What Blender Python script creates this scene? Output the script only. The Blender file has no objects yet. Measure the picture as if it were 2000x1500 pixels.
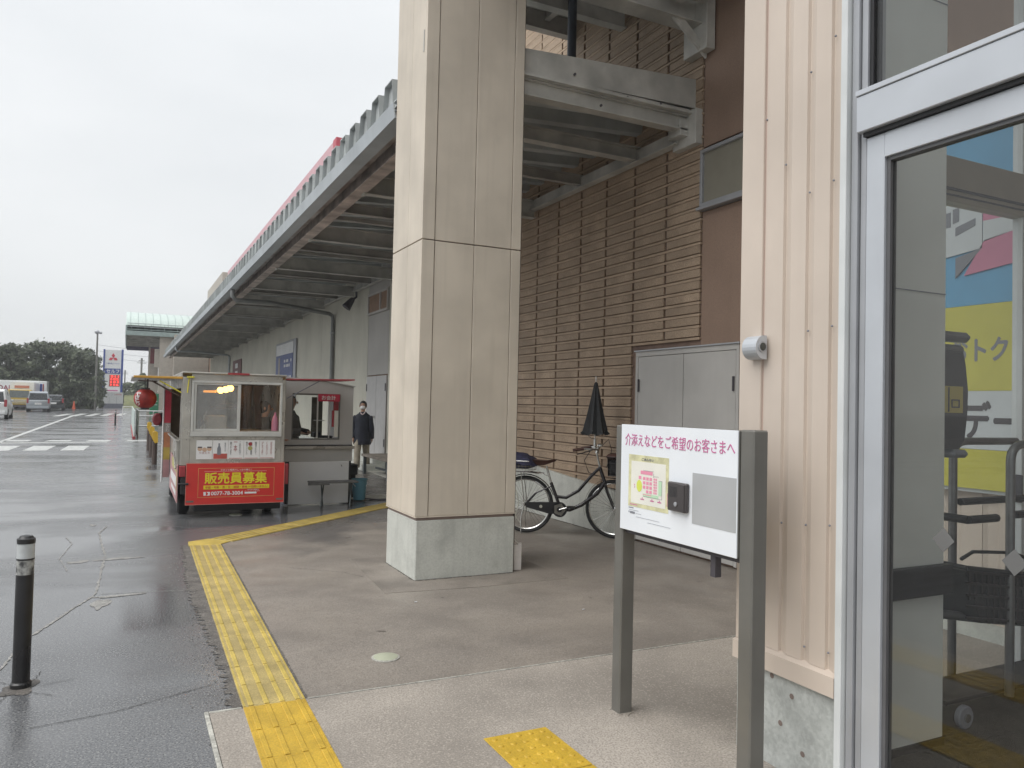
import bpy, bmesh, math, random
from mathutils import Vector, Matrix
random.seed(7)
sc = bpy.context.scene
C = sc.collection
PI = math.pi

# ------------------------------------------------------------------ camera
def cam_axes(yaw, pitch, roll):
    f = Vector((math.sin(yaw)*math.cos(pitch), math.cos(yaw)*math.cos(pitch), math.sin(pitch)))
    r = Vector((math.cos(yaw), -math.sin(yaw), 0)); u = r.cross(f)
    return r*math.cos(roll)+u*math.sin(roll), -r*math.sin(roll)+u*math.cos(roll), f
r_, u_, f_ = cam_axes(0.460617, 0.0269606, 0.0226226)
cd = bpy.data.cameras.new('camera'); cam = bpy.data.objects.new('camera', cd); C.objects.link(cam)
cam.matrix_world = Matrix(((r_.x, u_.x, -f_.x, 0), (r_.y, u_.y, -f_.y, 0), (r_.z, u_.z, -f_.z, 1.5), (0, 0, 0, 1)))
cd.sensor_width = 36; cd.lens = 1515.9/2000*36; cd.clip_start = 0.05; cd.clip_end = 3000
sc.camera = cam

# ------------------------------------------------------------------ world, sun, exposure
SUN_EL, SUN_AZ = 54, -98          # azimuth measured from +Y towards +X
w = bpy.data.worlds.new('World'); sc.world = w; w.use_nodes = True
nt = w.node_tree; bg = nt.nodes['Background']
sky = nt.nodes.new('ShaderNodeTexSky'); sky.sky_type = 'NISHITA'; sky.sun_disc = False
sky.sun_elevation = math.radians(SUN_EL); sky.sun_rotation = math.radians(SUN_AZ)
sky.air_density = 1; sky.dust_density = 3
sc_ = nt.nodes.new('ShaderNodeVectorMath'); sc_.operation = 'SCALE'; sc_.inputs['Scale'].default_value = 0.1
nt.links.new(sky.outputs[0], sc_.inputs[0])
cl = nt.nodes.new('ShaderNodeTexNoise'); cl.inputs['Scale'].default_value = 1.6; cl.inputs['Detail'].default_value = 5
tc = nt.nodes.new('ShaderNodeTexCoord'); mp = nt.nodes.new('ShaderNodeMapping'); mp.inputs['Scale'].default_value = (1, 1, 3)
nt.links.new(tc.outputs['Generated'], mp.inputs[0]); nt.links.new(mp.outputs[0], cl.inputs['Vector'])
rp = nt.nodes.new('ShaderNodeValToRGB'); rp.color_ramp.elements[0].position = 0.3; rp.color_ramp.elements[1].position = 0.7
rp.color_ramp.elements[0].color = (0.53, 0.548, 0.56, 1); rp.color_ramp.elements[1].color = (0.63, 0.642, 0.648, 1)
nt.links.new(cl.outputs['Fac'], rp.inputs[0])
mx = nt.nodes.new('ShaderNodeMix'); mx.data_type = 'RGBA'; mx.inputs[0].default_value = 0.93
nt.links.new(sc_.outputs[0], mx.inputs[6]); nt.links.new(rp.outputs[0], mx.inputs[7])
sx = nt.nodes.new('ShaderNodeSeparateXYZ'); nt.links.new(tc.outputs['Generated'], sx.inputs[0])   # overcast sky: a little brighter towards the zenith
m1 = nt.nodes.new('ShaderNodeMath'); m1.operation = 'MAXIMUM'; m1.inputs[1].default_value = 0; nt.links.new(sx.outputs['Z'], m1.inputs[0])
m2 = nt.nodes.new('ShaderNodeMath'); m2.operation = 'POWER'; m2.inputs[1].default_value = 1.7; nt.links.new(m1.outputs[0], m2.inputs[0])
m3 = nt.nodes.new('ShaderNodeMath'); m3.operation = 'MULTIPLY_ADD'; m3.inputs[1].default_value = 0.55; m3.inputs[2].default_value = 1.0; nt.links.new(m2.outputs[0], m3.inputs[0])
s2 = nt.nodes.new('ShaderNodeVectorMath'); s2.operation = 'SCALE'; nt.links.new(mx.outputs[2], s2.inputs[0]); nt.links.new(m3.outputs[0], s2.inputs['Scale'])
nt.links.new(s2.outputs[0], bg.inputs['Color']); bg.inputs['Strength'].default_value = 1.0
sd = bpy.data.lights.new('sun', 'SUN'); sd.energy = 1.5; sd.angle = math.radians(50); sd.color = (1, 0.985, 0.96)
so = bpy.data.objects.new('sun', sd); C.objects.link(so)
el, az = math.radians(SUN_EL), math.radians(SUN_AZ)
dirv = Vector((math.sin(az)*math.cos(el), math.cos(az)*math.cos(el), math.sin(el)))
so.rotation_euler = dirv.to_track_quat('Z', 'Y').to_euler(); so.location = (-20, 10, 40)
sc.view_settings.view_transform = 'Standard'; sc.view_settings.look = 'None'
sc.view_settings.exposure = 0.52; sc.view_settings.gamma = 1; sc.view_settings.use_curve_mapping = False
sc.render.engine = 'CYCLES'; sc.cycles.max_bounces = 8; sc.cycles.transparent_max_bounces = 12

# ------------------------------------------------------------------ materials
MATS = {}
def mat(name, col, rough=0.6, metal=0.0, var=0.12, vscale=6.0, bump=0.0, bscale=80.0, col2=None, dirt=0.0, dscale=1.3,
        emit=None, estr=0.0, spec=0.5, coat=0.0, alpha=None, rvar=0.0, streak=0.0, orand=0.0):
    if name in MATS: return MATS[name]
    m = bpy.data.materials.new(name); m.use_nodes = True; t = m.node_tree; b = t.nodes['Principled BSDF']
    L = t.links.new
    b.inputs['Roughness'].default_value = rough; b.inputs['Metallic'].default_value = metal
    b.inputs['Specular IOR Level'].default_value = spec; b.inputs['Coat Weight'].default_value = coat
    g = t.nodes.new('ShaderNodeNewGeometry')
    def noise(s, d=4, vec=None):
        n = t.nodes.new('ShaderNodeTexNoise'); n.inputs['Scale'].default_value = s; n.inputs['Detail'].default_value = d
        L(vec or g.outputs['Position'], n.inputs['Vector']); return n.outputs['Fac']
    def mixc(fac, a, bb, mode='MIX'):
        x = t.nodes.new('ShaderNodeMix'); x.data_type = 'RGBA'; x.blend_type = mode
        if isinstance(fac, float): x.inputs[0].default_value = fac
        else: L(fac, x.inputs[0])
        for i, v in ((6, a), (7, bb)):
            if isinstance(v, tuple): x.inputs[i].default_value = (*v[:3], 1)
            else: L(v, x.inputs[i])
        return x.outputs[2]
    def ramp(v, a, bb, lo=0.0, hi=1.0):
        x = t.nodes.new('ShaderNodeMapRange'); L(v, x.inputs[0])
        for i, q in enumerate((a, bb, lo, hi)): x.inputs[i+1].default_value = q
        return x.outputs[0]
    c2 = col2 or tuple(c*(1-var*1.6) for c in col)
    cc = mixc(ramp(noise(vscale, 6), 0.35, 0.65), tuple(min(1, c*(1+var*0.5)) for c in col), c2)
    if bump: cc = mixc(ramp(noise(bscale, 3), 0.46, 0.60, 0, min(1, var*3.0)), cc, tuple(c*0.55 for c in col)); cc = mixc(ramp(noise(bscale*.8, 2), 0.44, 0.36, 0, min(1, var*1.6)), cc, tuple(min(1, c*1.5) for c in col))
    if dirt: cc = mixc(ramp(noise(dscale, 8), 0.52, 0.72, 0, dirt), cc, tuple(c*0.45 for c in col))
    if streak:
        mpn = t.nodes.new('ShaderNodeMapping'); mpn.inputs['Scale'].default_value = (9, 9, 0.5); L(g.outputs['Position'], mpn.inputs[0])
        cc = mixc(ramp(noise(1.5, 6, mpn.outputs[0]), 0.5, 0.75, 0, streak), cc, tuple(c*0.5 for c in col))
    if orand:
        oi = t.nodes.new('ShaderNodeObjectInfo'); cc = mixc(ramp(oi.outputs['Random'], 0, 1, 0, orand*2), cc, tuple(c*0.62 for c in col))
    if name == 'walkway_paint':     # rain-wet zone beside the diagonal guidance strip
        def mth(op, a_, b_):
            q = t.nodes.new('ShaderNodeMath'); q.operation = op
            for i_, v_ in ((0, a_), (1, b_)):
                if isinstance(v_, (int, float)): q.inputs[i_].default_value = v_
                else: L(v_, q.inputs[i_])
            return q.outputs[0]
        sp = t.nodes.new('ShaderNodeSeparateXYZ'); L(g.outputs['Position'], sp.inputs[0])
        d_ = mth('SUBTRACT', mth('MULTIPLY', mth('SUBTRACT', sp.outputs[0], 0.95), 0.66), mth('MULTIPLY', mth('SUBTRACT', sp.outputs[1], 8.45), 0.75))
        d_ = mth('ADD', d_, mth('MULTIPLY', mth('SUBTRACT', noise(1.7, 7), 0.5), 2.6))
        wetm = mth('MULTIPLY', ramp(d_, 0.35, 0.95, 1.0, 0.0), ramp(sp.outputs[0], 1.2, 2.0, 0.0, 1.0))
        cc = mixc(wetm, cc, (0.125, 0.115, 0.108))
        rr_ = mth('SUBTRACT', ramp(noise(dscale*1.3, 6), 0.38, 0.62, rough-rvar, rough+rvar), mth('MULTIPLY', wetm, 0.2)); L(rr_, b.inputs['Roughness']); rvar = 0
    L(cc, b.inputs['Base Color'])
    if rvar: L(ramp(noise(dscale*1.3, 6), 0.38, 0.62, max(0.03, rough-rvar), min(1, rough+rvar)), b.inputs['Roughness'])
    if bump:
        bn = t.nodes.new('ShaderNodeBump'); bn.inputs['Strength'].default_value = bump; bn.inputs['Distance'].default_value = 0.01
        L(noise(bscale, 4), bn.inputs['Height']); L(bn.outputs[0], b.inputs['Normal'])
    if emit: b.inputs['Emission Color'].default_value = (*emit, 1); b.inputs['Emission Strength'].default_value = estr
    MATS[name] = m; return m

def glass_mat(name, tint=(0.9, 0.93, 0.92), refl=1.0, frost=0.0):
    if name in MATS: return MATS[name]
    m = bpy.data.materials.new(name); m.use_nodes = True; t = m.node_tree; t.nodes.clear(); L = t.links.new
    o = t.nodes.new('ShaderNodeOutputMaterial'); tr = t.nodes.new('ShaderNodeBsdfTransparent'); tr.inputs[0].default_value = (*tint, 1)
    gl = t.nodes.new('ShaderNodeBsdfGlossy'); gl.inputs['Roughness'].default_value = 0.01
    lw = t.nodes.new('ShaderNodeLayerWeight'); lw.inputs['Blend'].default_value = 0.5
    pw = t.nodes.new('ShaderNodeMath'); pw.operation = 'POWER'; pw.inputs[1].default_value = 4.0; L(lw.outputs['Facing'], pw.inputs[0])
    ml = t.nodes.new('ShaderNodeMath'); ml.operation = 'MULTIPLY_ADD'; ml.inputs[1].default_value = 0.7*refl; ml.inputs[2].default_value = 0.05*refl; L(pw.outputs[0], ml.inputs[0])
    mxs = t.nodes.new('ShaderNodeMixShader'); L(ml.outputs[0], mxs.inputs[0]); L(tr.outputs[0], mxs.inputs[1]); L(gl.outputs[0], mxs.inputs[2])
    last = mxs.outputs[0]
    if frost:
        df = t.nodes.new('ShaderNodeBsdfDiffuse'); df.inputs[0].default_value = (0.55, 0.56, 0.55, 1)
        nz = t.nodes.new('ShaderNodeTexNoise'); nz.inputs['Scale'].default_value = 5; g = t.nodes.new('ShaderNodeNewGeometry'); L(g.outputs['Position'], nz.inputs[0])
        mm = t.nodes.new('ShaderNodeMapRange'); L(nz.outputs[0], mm.inputs[0]); mm.inputs[1].default_value = .3; mm.inputs[2].default_value = .7; mm.inputs[3].default_value = frost*.5; mm.inputs[4].default_value = frost
        m2 = t.nodes.new('ShaderNodeMixShader'); L(mm.outputs[0], m2.inputs[0]); L(last, m2.inputs[1]); L(df.outputs[0], m2.inputs[2]); last = m2.outputs[0]
    L(last, o.inputs[0]); MATS[name] = m; return m

def asphalt_mat():
    m = bpy.data.materials.new('wet_asphalt'); m.use_nodes = True; t = m.node_tree; b = t.nodes['Principled BSDF']; L = t.links.new
    g = t.nodes.new('ShaderNodeNewGeometry')
    def noise(s, d=4, vec=None, dist=0):
        n = t.nodes.new('ShaderNodeTexNoise'); n.inputs['Scale'].default_value = s; n.inputs['Detail'].default_value = d; n.inputs['Distortion'].default_value = dist
        L(vec or g.outputs['Position'], n.inputs['Vector']); return n.outputs['Fac']
    def ramp(v, a, bb, lo=0.0, hi=1.0):
        x = t.nodes.new('ShaderNodeMapRange'); L(v, x.inputs[0])
        for i, q in enumerate((a, bb, lo, hi)): x.inputs[i+1].default_value = q
        return x.outputs[0]
    def mixc(fac, a, bb):
        x = t.nodes.new('ShaderNodeMix'); x.data_type = 'RGBA'; L(fac, x.inputs[0])
        for i, v in ((6, a), (7, bb)):
            if isinstance(v, tuple): x.inputs[i].default_value = (*v[:3], 1)
            else: L(v, x.inputs[i])
        return x.outputs[2]
    mpn = t.nodes.new('ShaderNodeMapping'); mpn.inputs['Scale'].default_value = (0.35, 0.9, 1); L(g.outputs['Position'], mpn.inputs[0])
    base = mixc(ramp(noise(0.7, 8), 0.35, 0.65), (0.128, 0.131, 0.138), (0.092, 0.095, 0.101))
    fine = noise(95, 3)
    base = mixc(ramp(fine, 0.52, 0.60, 0, 0.8), base, (0.24, 0.24, 0.235))
    base = mixc(ramp(noise(120, 2), 0.38, 0.46, 0.85, 0), base, (0.026, 0.026, 0.028))
    base = mixc(ramp(noise(0.28, 5, None, 1.5), 0.50, 0.60, 0, 0.45), base, (0.16, 0.16, 0.162))
    L(base, b.inputs['Base Color'])
    wet = noise(1.0, 7, mpn.outputs[0], 0.6)
    x = t.nodes.new('ShaderNodeMath'); x.operation = 'ADD'; L(ramp(wet, 0.42, 0.62, 0.10, 0.27), x.inputs[0]); L(ramp(fine, 0.3, 0.7, 0, 0.07), x.inputs[1])
    L(x.outputs[0], b.inputs['Roughness'])
    b.inputs['Specular IOR Level'].default_value = 0.55
    bn = t.nodes.new('ShaderNodeBump'); bn.inputs['Distance'].default_value = 0.008
    L(fine, bn.inputs['Height']); L(ramp(wet, 0.42, 0.62, 0.05, 0.28), bn.inputs['Strength']); L(bn.outputs[0], b.inputs['Normal'])
    return m

M_ASPH = asphalt_mat()
M_FLOOR = mat('walkway_paint', (0.28, 0.247, 0.215), 0.48, var=0.18, vscale=1.4, bump=0.3, bscale=105, dirt=0.35, dscale=1.1, rvar=0.14)
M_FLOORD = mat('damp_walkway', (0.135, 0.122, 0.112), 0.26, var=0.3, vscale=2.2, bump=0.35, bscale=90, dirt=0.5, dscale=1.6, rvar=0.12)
M_SLAB = mat('exposed_concrete', (0.375, 0.335, 0.292), 0.75, var=0.22, vscale=1.3, bump=0.3, bscale=110, dirt=0.12, dscale=2.5)
M_KERB = mat('kerb_concrete', (0.50, 0.49, 0.44), 0.7, var=0.2, vscale=9, bump=0.3, bscale=60, dirt=0.4, dscale=6)
M_CRUMB = mat('crumbled_edge', (0.165, 0.15, 0.135), 0.6, var=0.35, vscale=9, bump=0.8, bscale=90, dirt=0.4, dscale=7)
M_CRACK = mat('crack_filler', (0.36, 0.35, 0.33), 0.55, var=0.4, vscale=20, bump=0.6, bscale=120)
M_DCRACK = mat('open_crack', (0.03, 0.028, 0.026), 0.7, var=0.3, vscale=20)
M_CONC = mat('plinth_concrete', (0.56, 0.57, 0.525), 0.75, var=0.06, vscale=4, bump=0.12, bscale=60, dirt=0.3, dscale=5, streak=0.25)
M_YEL = mat('tactile_yellow', (0.58, 0.375, 0.035), 0.55, var=0.12, vscale=7, bump=0.15, bscale=120, dirt=0.25, dscale=8)
M_YELOLD = mat('tactile_faded', (0.60, 0.45, 0.10), 0.48, var=0.16, vscale=5, bump=0.15, bscale=120, dirt=0.3, dscale=7)
M_YELOLDB = mat('tactile_faded_base', (0.50, 0.39, 0.15), 0.45, var=0.2, vscale=5, bump=0.15, bscale=120, dirt=0.4, dscale=7)
M_CLAD = mat('column_cladding', (0.64, 0.57, 0.475), 0.6, orand=0.05, var=0.07, vscale=2.2, dirt=0.07, dscale=3.5, streak=0.16)
M_CLADG = mat('column_joint', (0.22, 0.17, 0.15), 0.8, var=0.1)
M_TILE = mat('wall_tile', (0.44, 0.33, 0.235), 0.7, orand=0.25, var=0.18, vscale=2.6, bump=0.12, bscale=90, streak=0.12)
M_TILES = mat('wall_tile_strip', (0.44, 0.33, 0.235), 0.7, var=0.14, vscale=3)
M_TBACK = mat('tile_joint_shadow', (0.20, 0.135, 0.105), 0.85, var=0.15)
M_BROWN = mat('brown_render', (0.29, 0.20, 0.15), 0.75, var=0.08, vscale=1.5, bump=0.05, bscale=120, streak=0.1)
M_GDOOR = mat('grey_door_paint', (0.47, 0.46, 0.44), 0.5, var=0.06, vscale=2, streak=0.08)
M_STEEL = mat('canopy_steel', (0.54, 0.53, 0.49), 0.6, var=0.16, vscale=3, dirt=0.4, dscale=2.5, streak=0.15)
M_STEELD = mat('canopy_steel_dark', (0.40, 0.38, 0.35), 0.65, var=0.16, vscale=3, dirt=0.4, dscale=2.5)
M_ROOF = mat('folded_roof', (0.50, 0.525, 0.52), 0.55, var=0.14, vscale=2, dirt=0.35, dscale=1.5, streak=0.1)
M_RUST = mat('primer_flange', (0.52, 0.44, 0.39), 0.7, var=0.25, vscale=4, dirt=0.5, dscale=3)
M_GUT = mat('gutter_paint', (0.42, 0.455, 0.475), 0.45, var=0.08, vscale=2, streak=0.15)
M_SID = mat('beige_siding', (0.60, 0.515, 0.44), 0.5, var=0.05, vscale=2, streak=0.06)
M_SIDG = mat('beige_siding_groove', (0.46, 0.34, 0.29), 0.6, var=0.05)
M_CREAM = mat('cream_siding', (0.64, 0.62, 0.53), 0.55, var=0.06, vscale=1, streak=0.12)
M_GREYS = mat('grey_siding', (0.52, 0.50, 0.47), 0.55, var=0.06, vscale=1, streak=0.12)
M_ALU = mat('aluminium', (0.53, 0.555, 0.59), 0.38, metal=0.35, var=0.04, vscale=4)
M_ALUG = mat('aluminium_grey', (0.40, 0.41, 0.43), 0.42, metal=0.35, var=0.05, vscale=4)
M_ALUW = mat('white_trim', (0.64, 0.66, 0.66), 0.45, var=0.04)
M_RUB = mat('black_rubber', (0.02, 0.02, 0.022), 0.5, var=0.1)
M_BLK = mat('black_plastic', (0.022, 0.021, 0.022), 0.33, var=0.15, vscale=10, rvar=0.1)
M_GPOST = mat('sign_post_grey', (0.17, 0.165, 0.15), 0.42, metal=0.25, var=0.07, vscale=5, streak=0.1)
M_WHT = mat('white_panel', (0.80, 0.83, 0.87), 0.4, var=0.03, vscale=3)
M_PAPER = mat('paper', (0.78, 0.77, 0.70), 0.7, var=0.04)
M_CREAMP = mat('yellowed_paper', (0.66, 0.64, 0.40), 0.7, var=0.15, vscale=25)
M_PINKT = mat('magenta_print', (0.56, 0.16, 0.33), 0.6, var=0.03)
M_PINK = mat('pink_print', (0.78, 0.30, 0.42), 0.6, var=0.03)
M_LIME = mat('lime_print', (0.66, 0.72, 0.12), 0.6, var=0.03)
M_MINT = mat('mint_print', (0.50, 0.72, 0.50), 0.6, var=0.03)
M_INK = mat('dark_ink', (0.07, 0.065, 0.075), 0.6, var=0.05)
M_GINK = mat('grey_ink', (0.22, 0.23, 0.26), 0.6, var=0.05)
M_GPAN = mat('grey_blank_panel', (0.42, 0.43, 0.44), 0.5, var=0.04, vscale=5)
M_INTC = mat('intercom_bronze', (0.095, 0.085, 0.085), 0.38, metal=0.5, var=0.1)
M_SST = mat('stainless', (0.50, 0.48, 0.435), 0.36, metal=0.55, var=0.12, vscale=3, dirt=0.3, dscale=4, streak=0.15, rvar=0.1)
M_SSTL = mat('window_alu', (0.58, 0.58, 0.55), 0.45, metal=0.2, var=0.06)
M_RED = mat('truck_red', (0.62, 0.035, 0.03), 0.35, var=0.06, vscale=3)
M_REDD = mat('dull_red', (0.38, 0.045, 0.055), 0.5, var=0.15)
M_YTXT = mat('sign_yellow', (0.78, 0.68, 0.03), 0.5, var=0.03)
M_WTXT = mat('sign_white', (0.80, 0.79, 0.78), 0.5, var=0.02)
M_BOOTH = mat('booth_grey', (0.50, 0.49, 0.47), 0.6, var=0.06, vscale=2, streak=0.08)
M_WBOARD = mat('white_board', (0.80, 0.805, 0.80), 0.55, var=0.05, vscale=1.5)
M_ORG = mat('orange_bar', (0.66, 0.36, 0.06), 0.5, var=0.12)
M_YBAR = mat('yellow_bar', (0.70, 0.62, 0.06), 0.5, var=0.1)
M_LANT = mat('lantern_paper', (0.36, 0.03, 0.022), 0.5, var=0.25, vscale=12)
M_BLUEP = mat('bucket_blue', (0.13, 0.30, 0.38), 0.45, var=0.08)
M_STOOL = mat('stool_frame', (0.10, 0.115, 0.12), 0.45, metal=0.3, var=0.1)
M_TYRE = mat('tyre', (0.02, 0.02, 0.021), 0.7, var=0.15)
M_CHR = mat('chrome', (0.62, 0.62, 0.60), 0.22, metal=0.95, var=0.05)
M_BIKE = mat('bike_paint', (0.035, 0.032, 0.035), 0.25, metal=0.3, var=0.1, coat=0.4)
M_BRWN = mat('brown_saddle', (0.085, 0.035, 0.025), 0.45, var=0.15)
M_NAVY = mat('navy_cloth', (0.035, 0.035, 0.085), 0.7, var=0.3, vscale=12, bump=0.3, bscale=60)
M_UMB = mat('umbrella_cloth', (0.018, 0.020, 0.022), 0.5, var=0.2, vscale=14)
M_JACK = mat('jacket_navy', (0.018, 0.021, 0.035), 0.75, var=0.2, vscale=14)
M_KHAK = mat('khaki_trousers', (0.34, 0.30, 0.235), 0.8, var=0.15, vscale=12)
M_SKIN = mat('skin', (0.46, 0.27, 0.19), 0.55, var=0.05)
M_HAIR = mat('hair', (0.02, 0.016, 0.015), 0.5, var=0.1)
M_DARKC = mat('dark_clothes', (0.03, 0.028, 0.03), 0.8, var=0.2)
M_CAR_S = mat('silver_paint', (0.40, 0.43, 0.46), 0.3, metal=0.5, coat=0.5, var=0.04)
M_CAR_W = mat('white_paint', (0.74, 0.75, 0.74), 0.3, coat=0.5, var=0.03)
M_CAR_D = mat('dark_paint', (0.05, 0.055, 0.06), 0.25, metal=0.4, coat=0.5, var=0.04)
M_CAR_Y = mat('yellow_paint', (0.62, 0.43, 0.08), 0.35, coat=0.3, var=0.06)
M_CGLS = mat('car_window', (0.02, 0.024, 0.027), 0.08, var=0.05, spec=0.8)
M_LEAF = mat('foliage', (0.085, 0.10, 0.058), 0.6, var=0.5, vscale=1.2, col2=(0.042, 0.055, 0.036))
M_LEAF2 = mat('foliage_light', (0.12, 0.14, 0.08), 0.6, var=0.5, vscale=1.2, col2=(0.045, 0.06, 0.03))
M_BARK = mat('bark', (0.08, 0.06, 0.045), 0.9, var=0.3)
M_LINE = mat('road_paint', (0.56, 0.57, 0.55), 0.4, var=0.18, vscale=7, dirt=0.55, dscale=9)
M_GRASS = mat('grass', (0.16, 0.17, 0.06), 0.9, var=0.4, vscale=1.5)
M_BLUE = mat('sign_blue', (0.035, 0.07, 0.30), 0.5, var=0.08)
M_LED = mat('led_red', (0.6, 0.05, 0.04), 0.5, emit=(1, 0.05, 0.04), estr=1.2)
M_BULB = mat('bulb_glow', (1, 0.7, 0.3), 0.5, emit=(1.0, 0.50, 0.085), estr=11)
M_GRN = mat('green_board', (0.03, 0.22, 0.11), 0.5, var=0.1)
M_LGRN = mat('pale_green_roof', (0.55, 0.64, 0.60), 0.4, var=0.05)
M_TRIM = mat('canopy_green_trim', (0.30, 0.37, 0.36), 0.5, var=0.08)
M_CCOL = mat('beige_render', (0.45, 0.41, 0.36), 0.7, var=0.06, streak=0.1)
M_PSKY = mat('poster_blue', (0.12, 0.38, 0.62), 0.45, var=0.04)
M_PYEL = mat('poster_yellow', (0.60, 0.56, 0.08), 0.45, var=0.04)
M_PPNK = mat('poster_pink', (0.62, 0.22, 0.34), 0.45, var=0.04)
M_PWHT = mat('poster_white', (0.62, 0.66, 0.68), 0.45, var=0.03)
M_INT = mat('interior_grey', (0.74, 0.76, 0.73), 0.6, var=0.05, vscale=2)
M_MATF = mat('entrance_mat', (0.045, 0.042, 0.034), 0.9, var=0.3, vscale=8, bump=0.4, bscale=150)
M_CART = mat('cart_tube', (0.20, 0.20, 0.20), 0.35, metal=0.6, var=0.1)
M_ORANGEB = mat('boarded_window', (0.30, 0.19, 0.125), 0.6, var=0.1)
M_REDP = mat('red_parapet', (0.50, 0.09, 0.12), 0.5, var=0.05)
G_DOOR = glass_mat('door_glass', (0.96, 0.97, 0.965), 0.85)
G_TRUCK = glass_mat('kiosk_glass', (0.92, 0.93, 0.92), 1.0, frost=0.30)
G_CLEAR = glass_mat('clear_glass', (0.96, 0.97, 0.97), 0.8)

# ------------------------------------------------------------------ mesh builder
class MB:
    def __init__(s, M=None): s.v = []; s.f = []; s.M = M or Matrix.Identity(4)
    def add(s, vs, fs):
        k = len(s.v); s.v += [tuple(s.M @ Vector(p)) for p in vs]; s.f += [tuple(i+k for i in f) for f in fs]; return s
    def box(s, x0, x1, y0, y1, z0, z1, ch=0.0):
        x0, x1 = min(x0, x1), max(x0, x1); y0, y1 = min(y0, y1), max(y0, y1); z0, z1 = min(z0, z1), max(z0, z1)
        if ch <= 0:
            return s.add([(x0,y0,z0),(x1,y0,z0),(x1,y1,z0),(x0,y1,z0),(x0,y0,z1),(x1,y0,z1),(x1,y1,z1),(x0,y1,z1)],
                         [(0,3,2,1),(4,5,6,7),(0,1,5,4),(1,2,6,5),(2,3,7,6),(3,0,4,7)])
        bm = bmesh.new(); bmesh.ops.create_cube(bm, size=1)
        for v in bm.verts: v.co = ((x0+x1)/2+v.co.x*(x1-x0), (y0+y1)/2+v.co.y*(y1-y0), (z0+z1)/2+v.co.z*(z1-z0))
        bmesh.ops.bevel(bm, geom=bm.edges[:], offset=ch, segments=1, affect='EDGES')
        vs = [tuple(v.co) for v in bm.verts]; bm.verts.index_update(); fs = [tuple(v.index for v in f.verts) for f in bm.faces]; bm.free()
        return s.add(vs, fs)
    def quad(s, a, b, c, d): return s.add([a, b, c, d], [(0, 1, 2, 3)])
    def poly(s, pts): return s.add(pts, [tuple(range(len(pts)))])
    def prism(s, pts, axis, a, b):
        """polygon (u,v) extruded along axis from a to b; axis x: (y,z); y: (x,z); z: (x,y)"""
        def P(p, t): return {'x': (t, p[0], p[1]), 'y': (p[0], t, p[1]), 'z': (p[0], p[1], t)}[axis]
        n = len(pts); vs = [P(p, a) for p in pts]+[P(p, b) for p in pts]
        fs = [tuple(range(n))[::-1], tuple(range(n, 2*n))]+[(i, (i+1) % n, (i+1) % n+n, i+n) for i in range(n)]
        return s.add(vs, fs)
    def tube(s, pts, r, n=8, cap=True, closed=False):
        pts = [Vector(p) for p in pts]; m = len(pts); rr = r if isinstance(r, (list, tuple)) else [r]*m
        vs = []; fs = []; up = None
        for i, p in enumerate(pts):
            if closed: d = pts[(i+1) % m]-pts[i-1]
            else: d = pts[min(i+1, m-1)]-pts[max(i-1, 0)]
            d.normalize()
            if up is None:
                up = Vector((0, 0, 1)) if abs(d.z) < 0.9 else Vector((1, 0, 0))
            a = d.cross(up); a.normalize(); b = a.cross(d); b.normalize(); up = b
            for k in range(n):
                t = 2*PI*k/n; vs.append(tuple(p+(a*math.cos(t)+b*math.sin(t))*rr[i]))
        for i in range(m if closed else m-1):
            j = (i+1) % m
            for k in range(n): fs.append((i*n+k, i*n+(k+1) % n, j*n+(k+1) % n, j*n+k))
        if cap and not closed: fs.append(tuple(range(n))[::-1]); fs.append(tuple(range((m-1)*n, m*n)))
        return s.add(vs, fs)
    def lathe(s, prof, c=(0, 0, 0), n=24, axis='z'):
        vs = []; fs = []
        for r, h in prof:
            for k in range(n):
                t = 2*PI*k/n; u, v = r*math.cos(t), r*math.sin(t)
                p = {'z': (u, v, h), 'y': (u, h, v), 'x': (h, u, v)}[axis]; vs.append((p[0]+c[0], p[1]+c[1], p[2]+c[2]))
        for i in range(len(prof)-1):
            for k in range(n): fs.append((i*n+k, i*n+(k+1) % n, (i+1)*n+(k+1) % n, (i+1)*n+k))
        fs.append(tuple(range(n))[::-1]); fs.append(tuple(range((len(prof)-1)*n, len(prof)*n)))
        return s.add(vs, fs)
    def mesh(s, name, smooth=False, off=None):
        me = bpy.data.meshes.new(name)
        vs = s.v if off is None else [(p[0]-off[0], p[1]-off[1], p[2]-off[2]) for p in s.v]
        me.from_pydata(vs, [], s.f)
        bm = bmesh.new(); bm.from_mesh(me); bmesh.ops.recalc_face_normals(bm, faces=bm.faces); bm.to_mesh(me); bm.free()
        if smooth:
            me.shade_smooth()
            try: me.set_sharp_from_angle(angle=math.radians(40))
            except Exception: pass
        return me

def wloc(o):
    v = Vector((0, 0, 0))
    while o is not None: v += o.location; o = o.parent
    return v
def obj(name, mb, m, parent=None, smooth=False, label=None, local=False, kind=None):
    off = None if (parent is None or local) else wloc(parent)
    me = mb if isinstance(mb, bpy.types.Mesh) else mb.mesh(name, smooth, off)
    if m is not None:
        me.materials.clear(); me.materials.append(m)
    o = bpy.data.objects.new(name, me); C.objects.link(o)
    if parent is not None: o.parent = parent
    if label: o['label'] = label
    if kind: o['kind'] = kind
    return o
def tag(o, label, cat, group=None):
    o['label'] = label; o['category'] = cat
    if group: o['group'] = group
    return o
def thing(name, label, cat, loc=(0, 0, 0), rz=0.0, group=None):
    o = bpy.data.objects.new(name, None); C.objects.link(o); o.location = loc; o.rotation_euler = (0, 0, rz); o.empty_display_size = 0.1
    return tag(o, label, cat, group)
def structure(name, mb, m, parent=None, smooth=False):
    o = obj(name, mb, m, parent, smooth)
    if parent is None: o['kind'] = 'structure'
    return o
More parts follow.
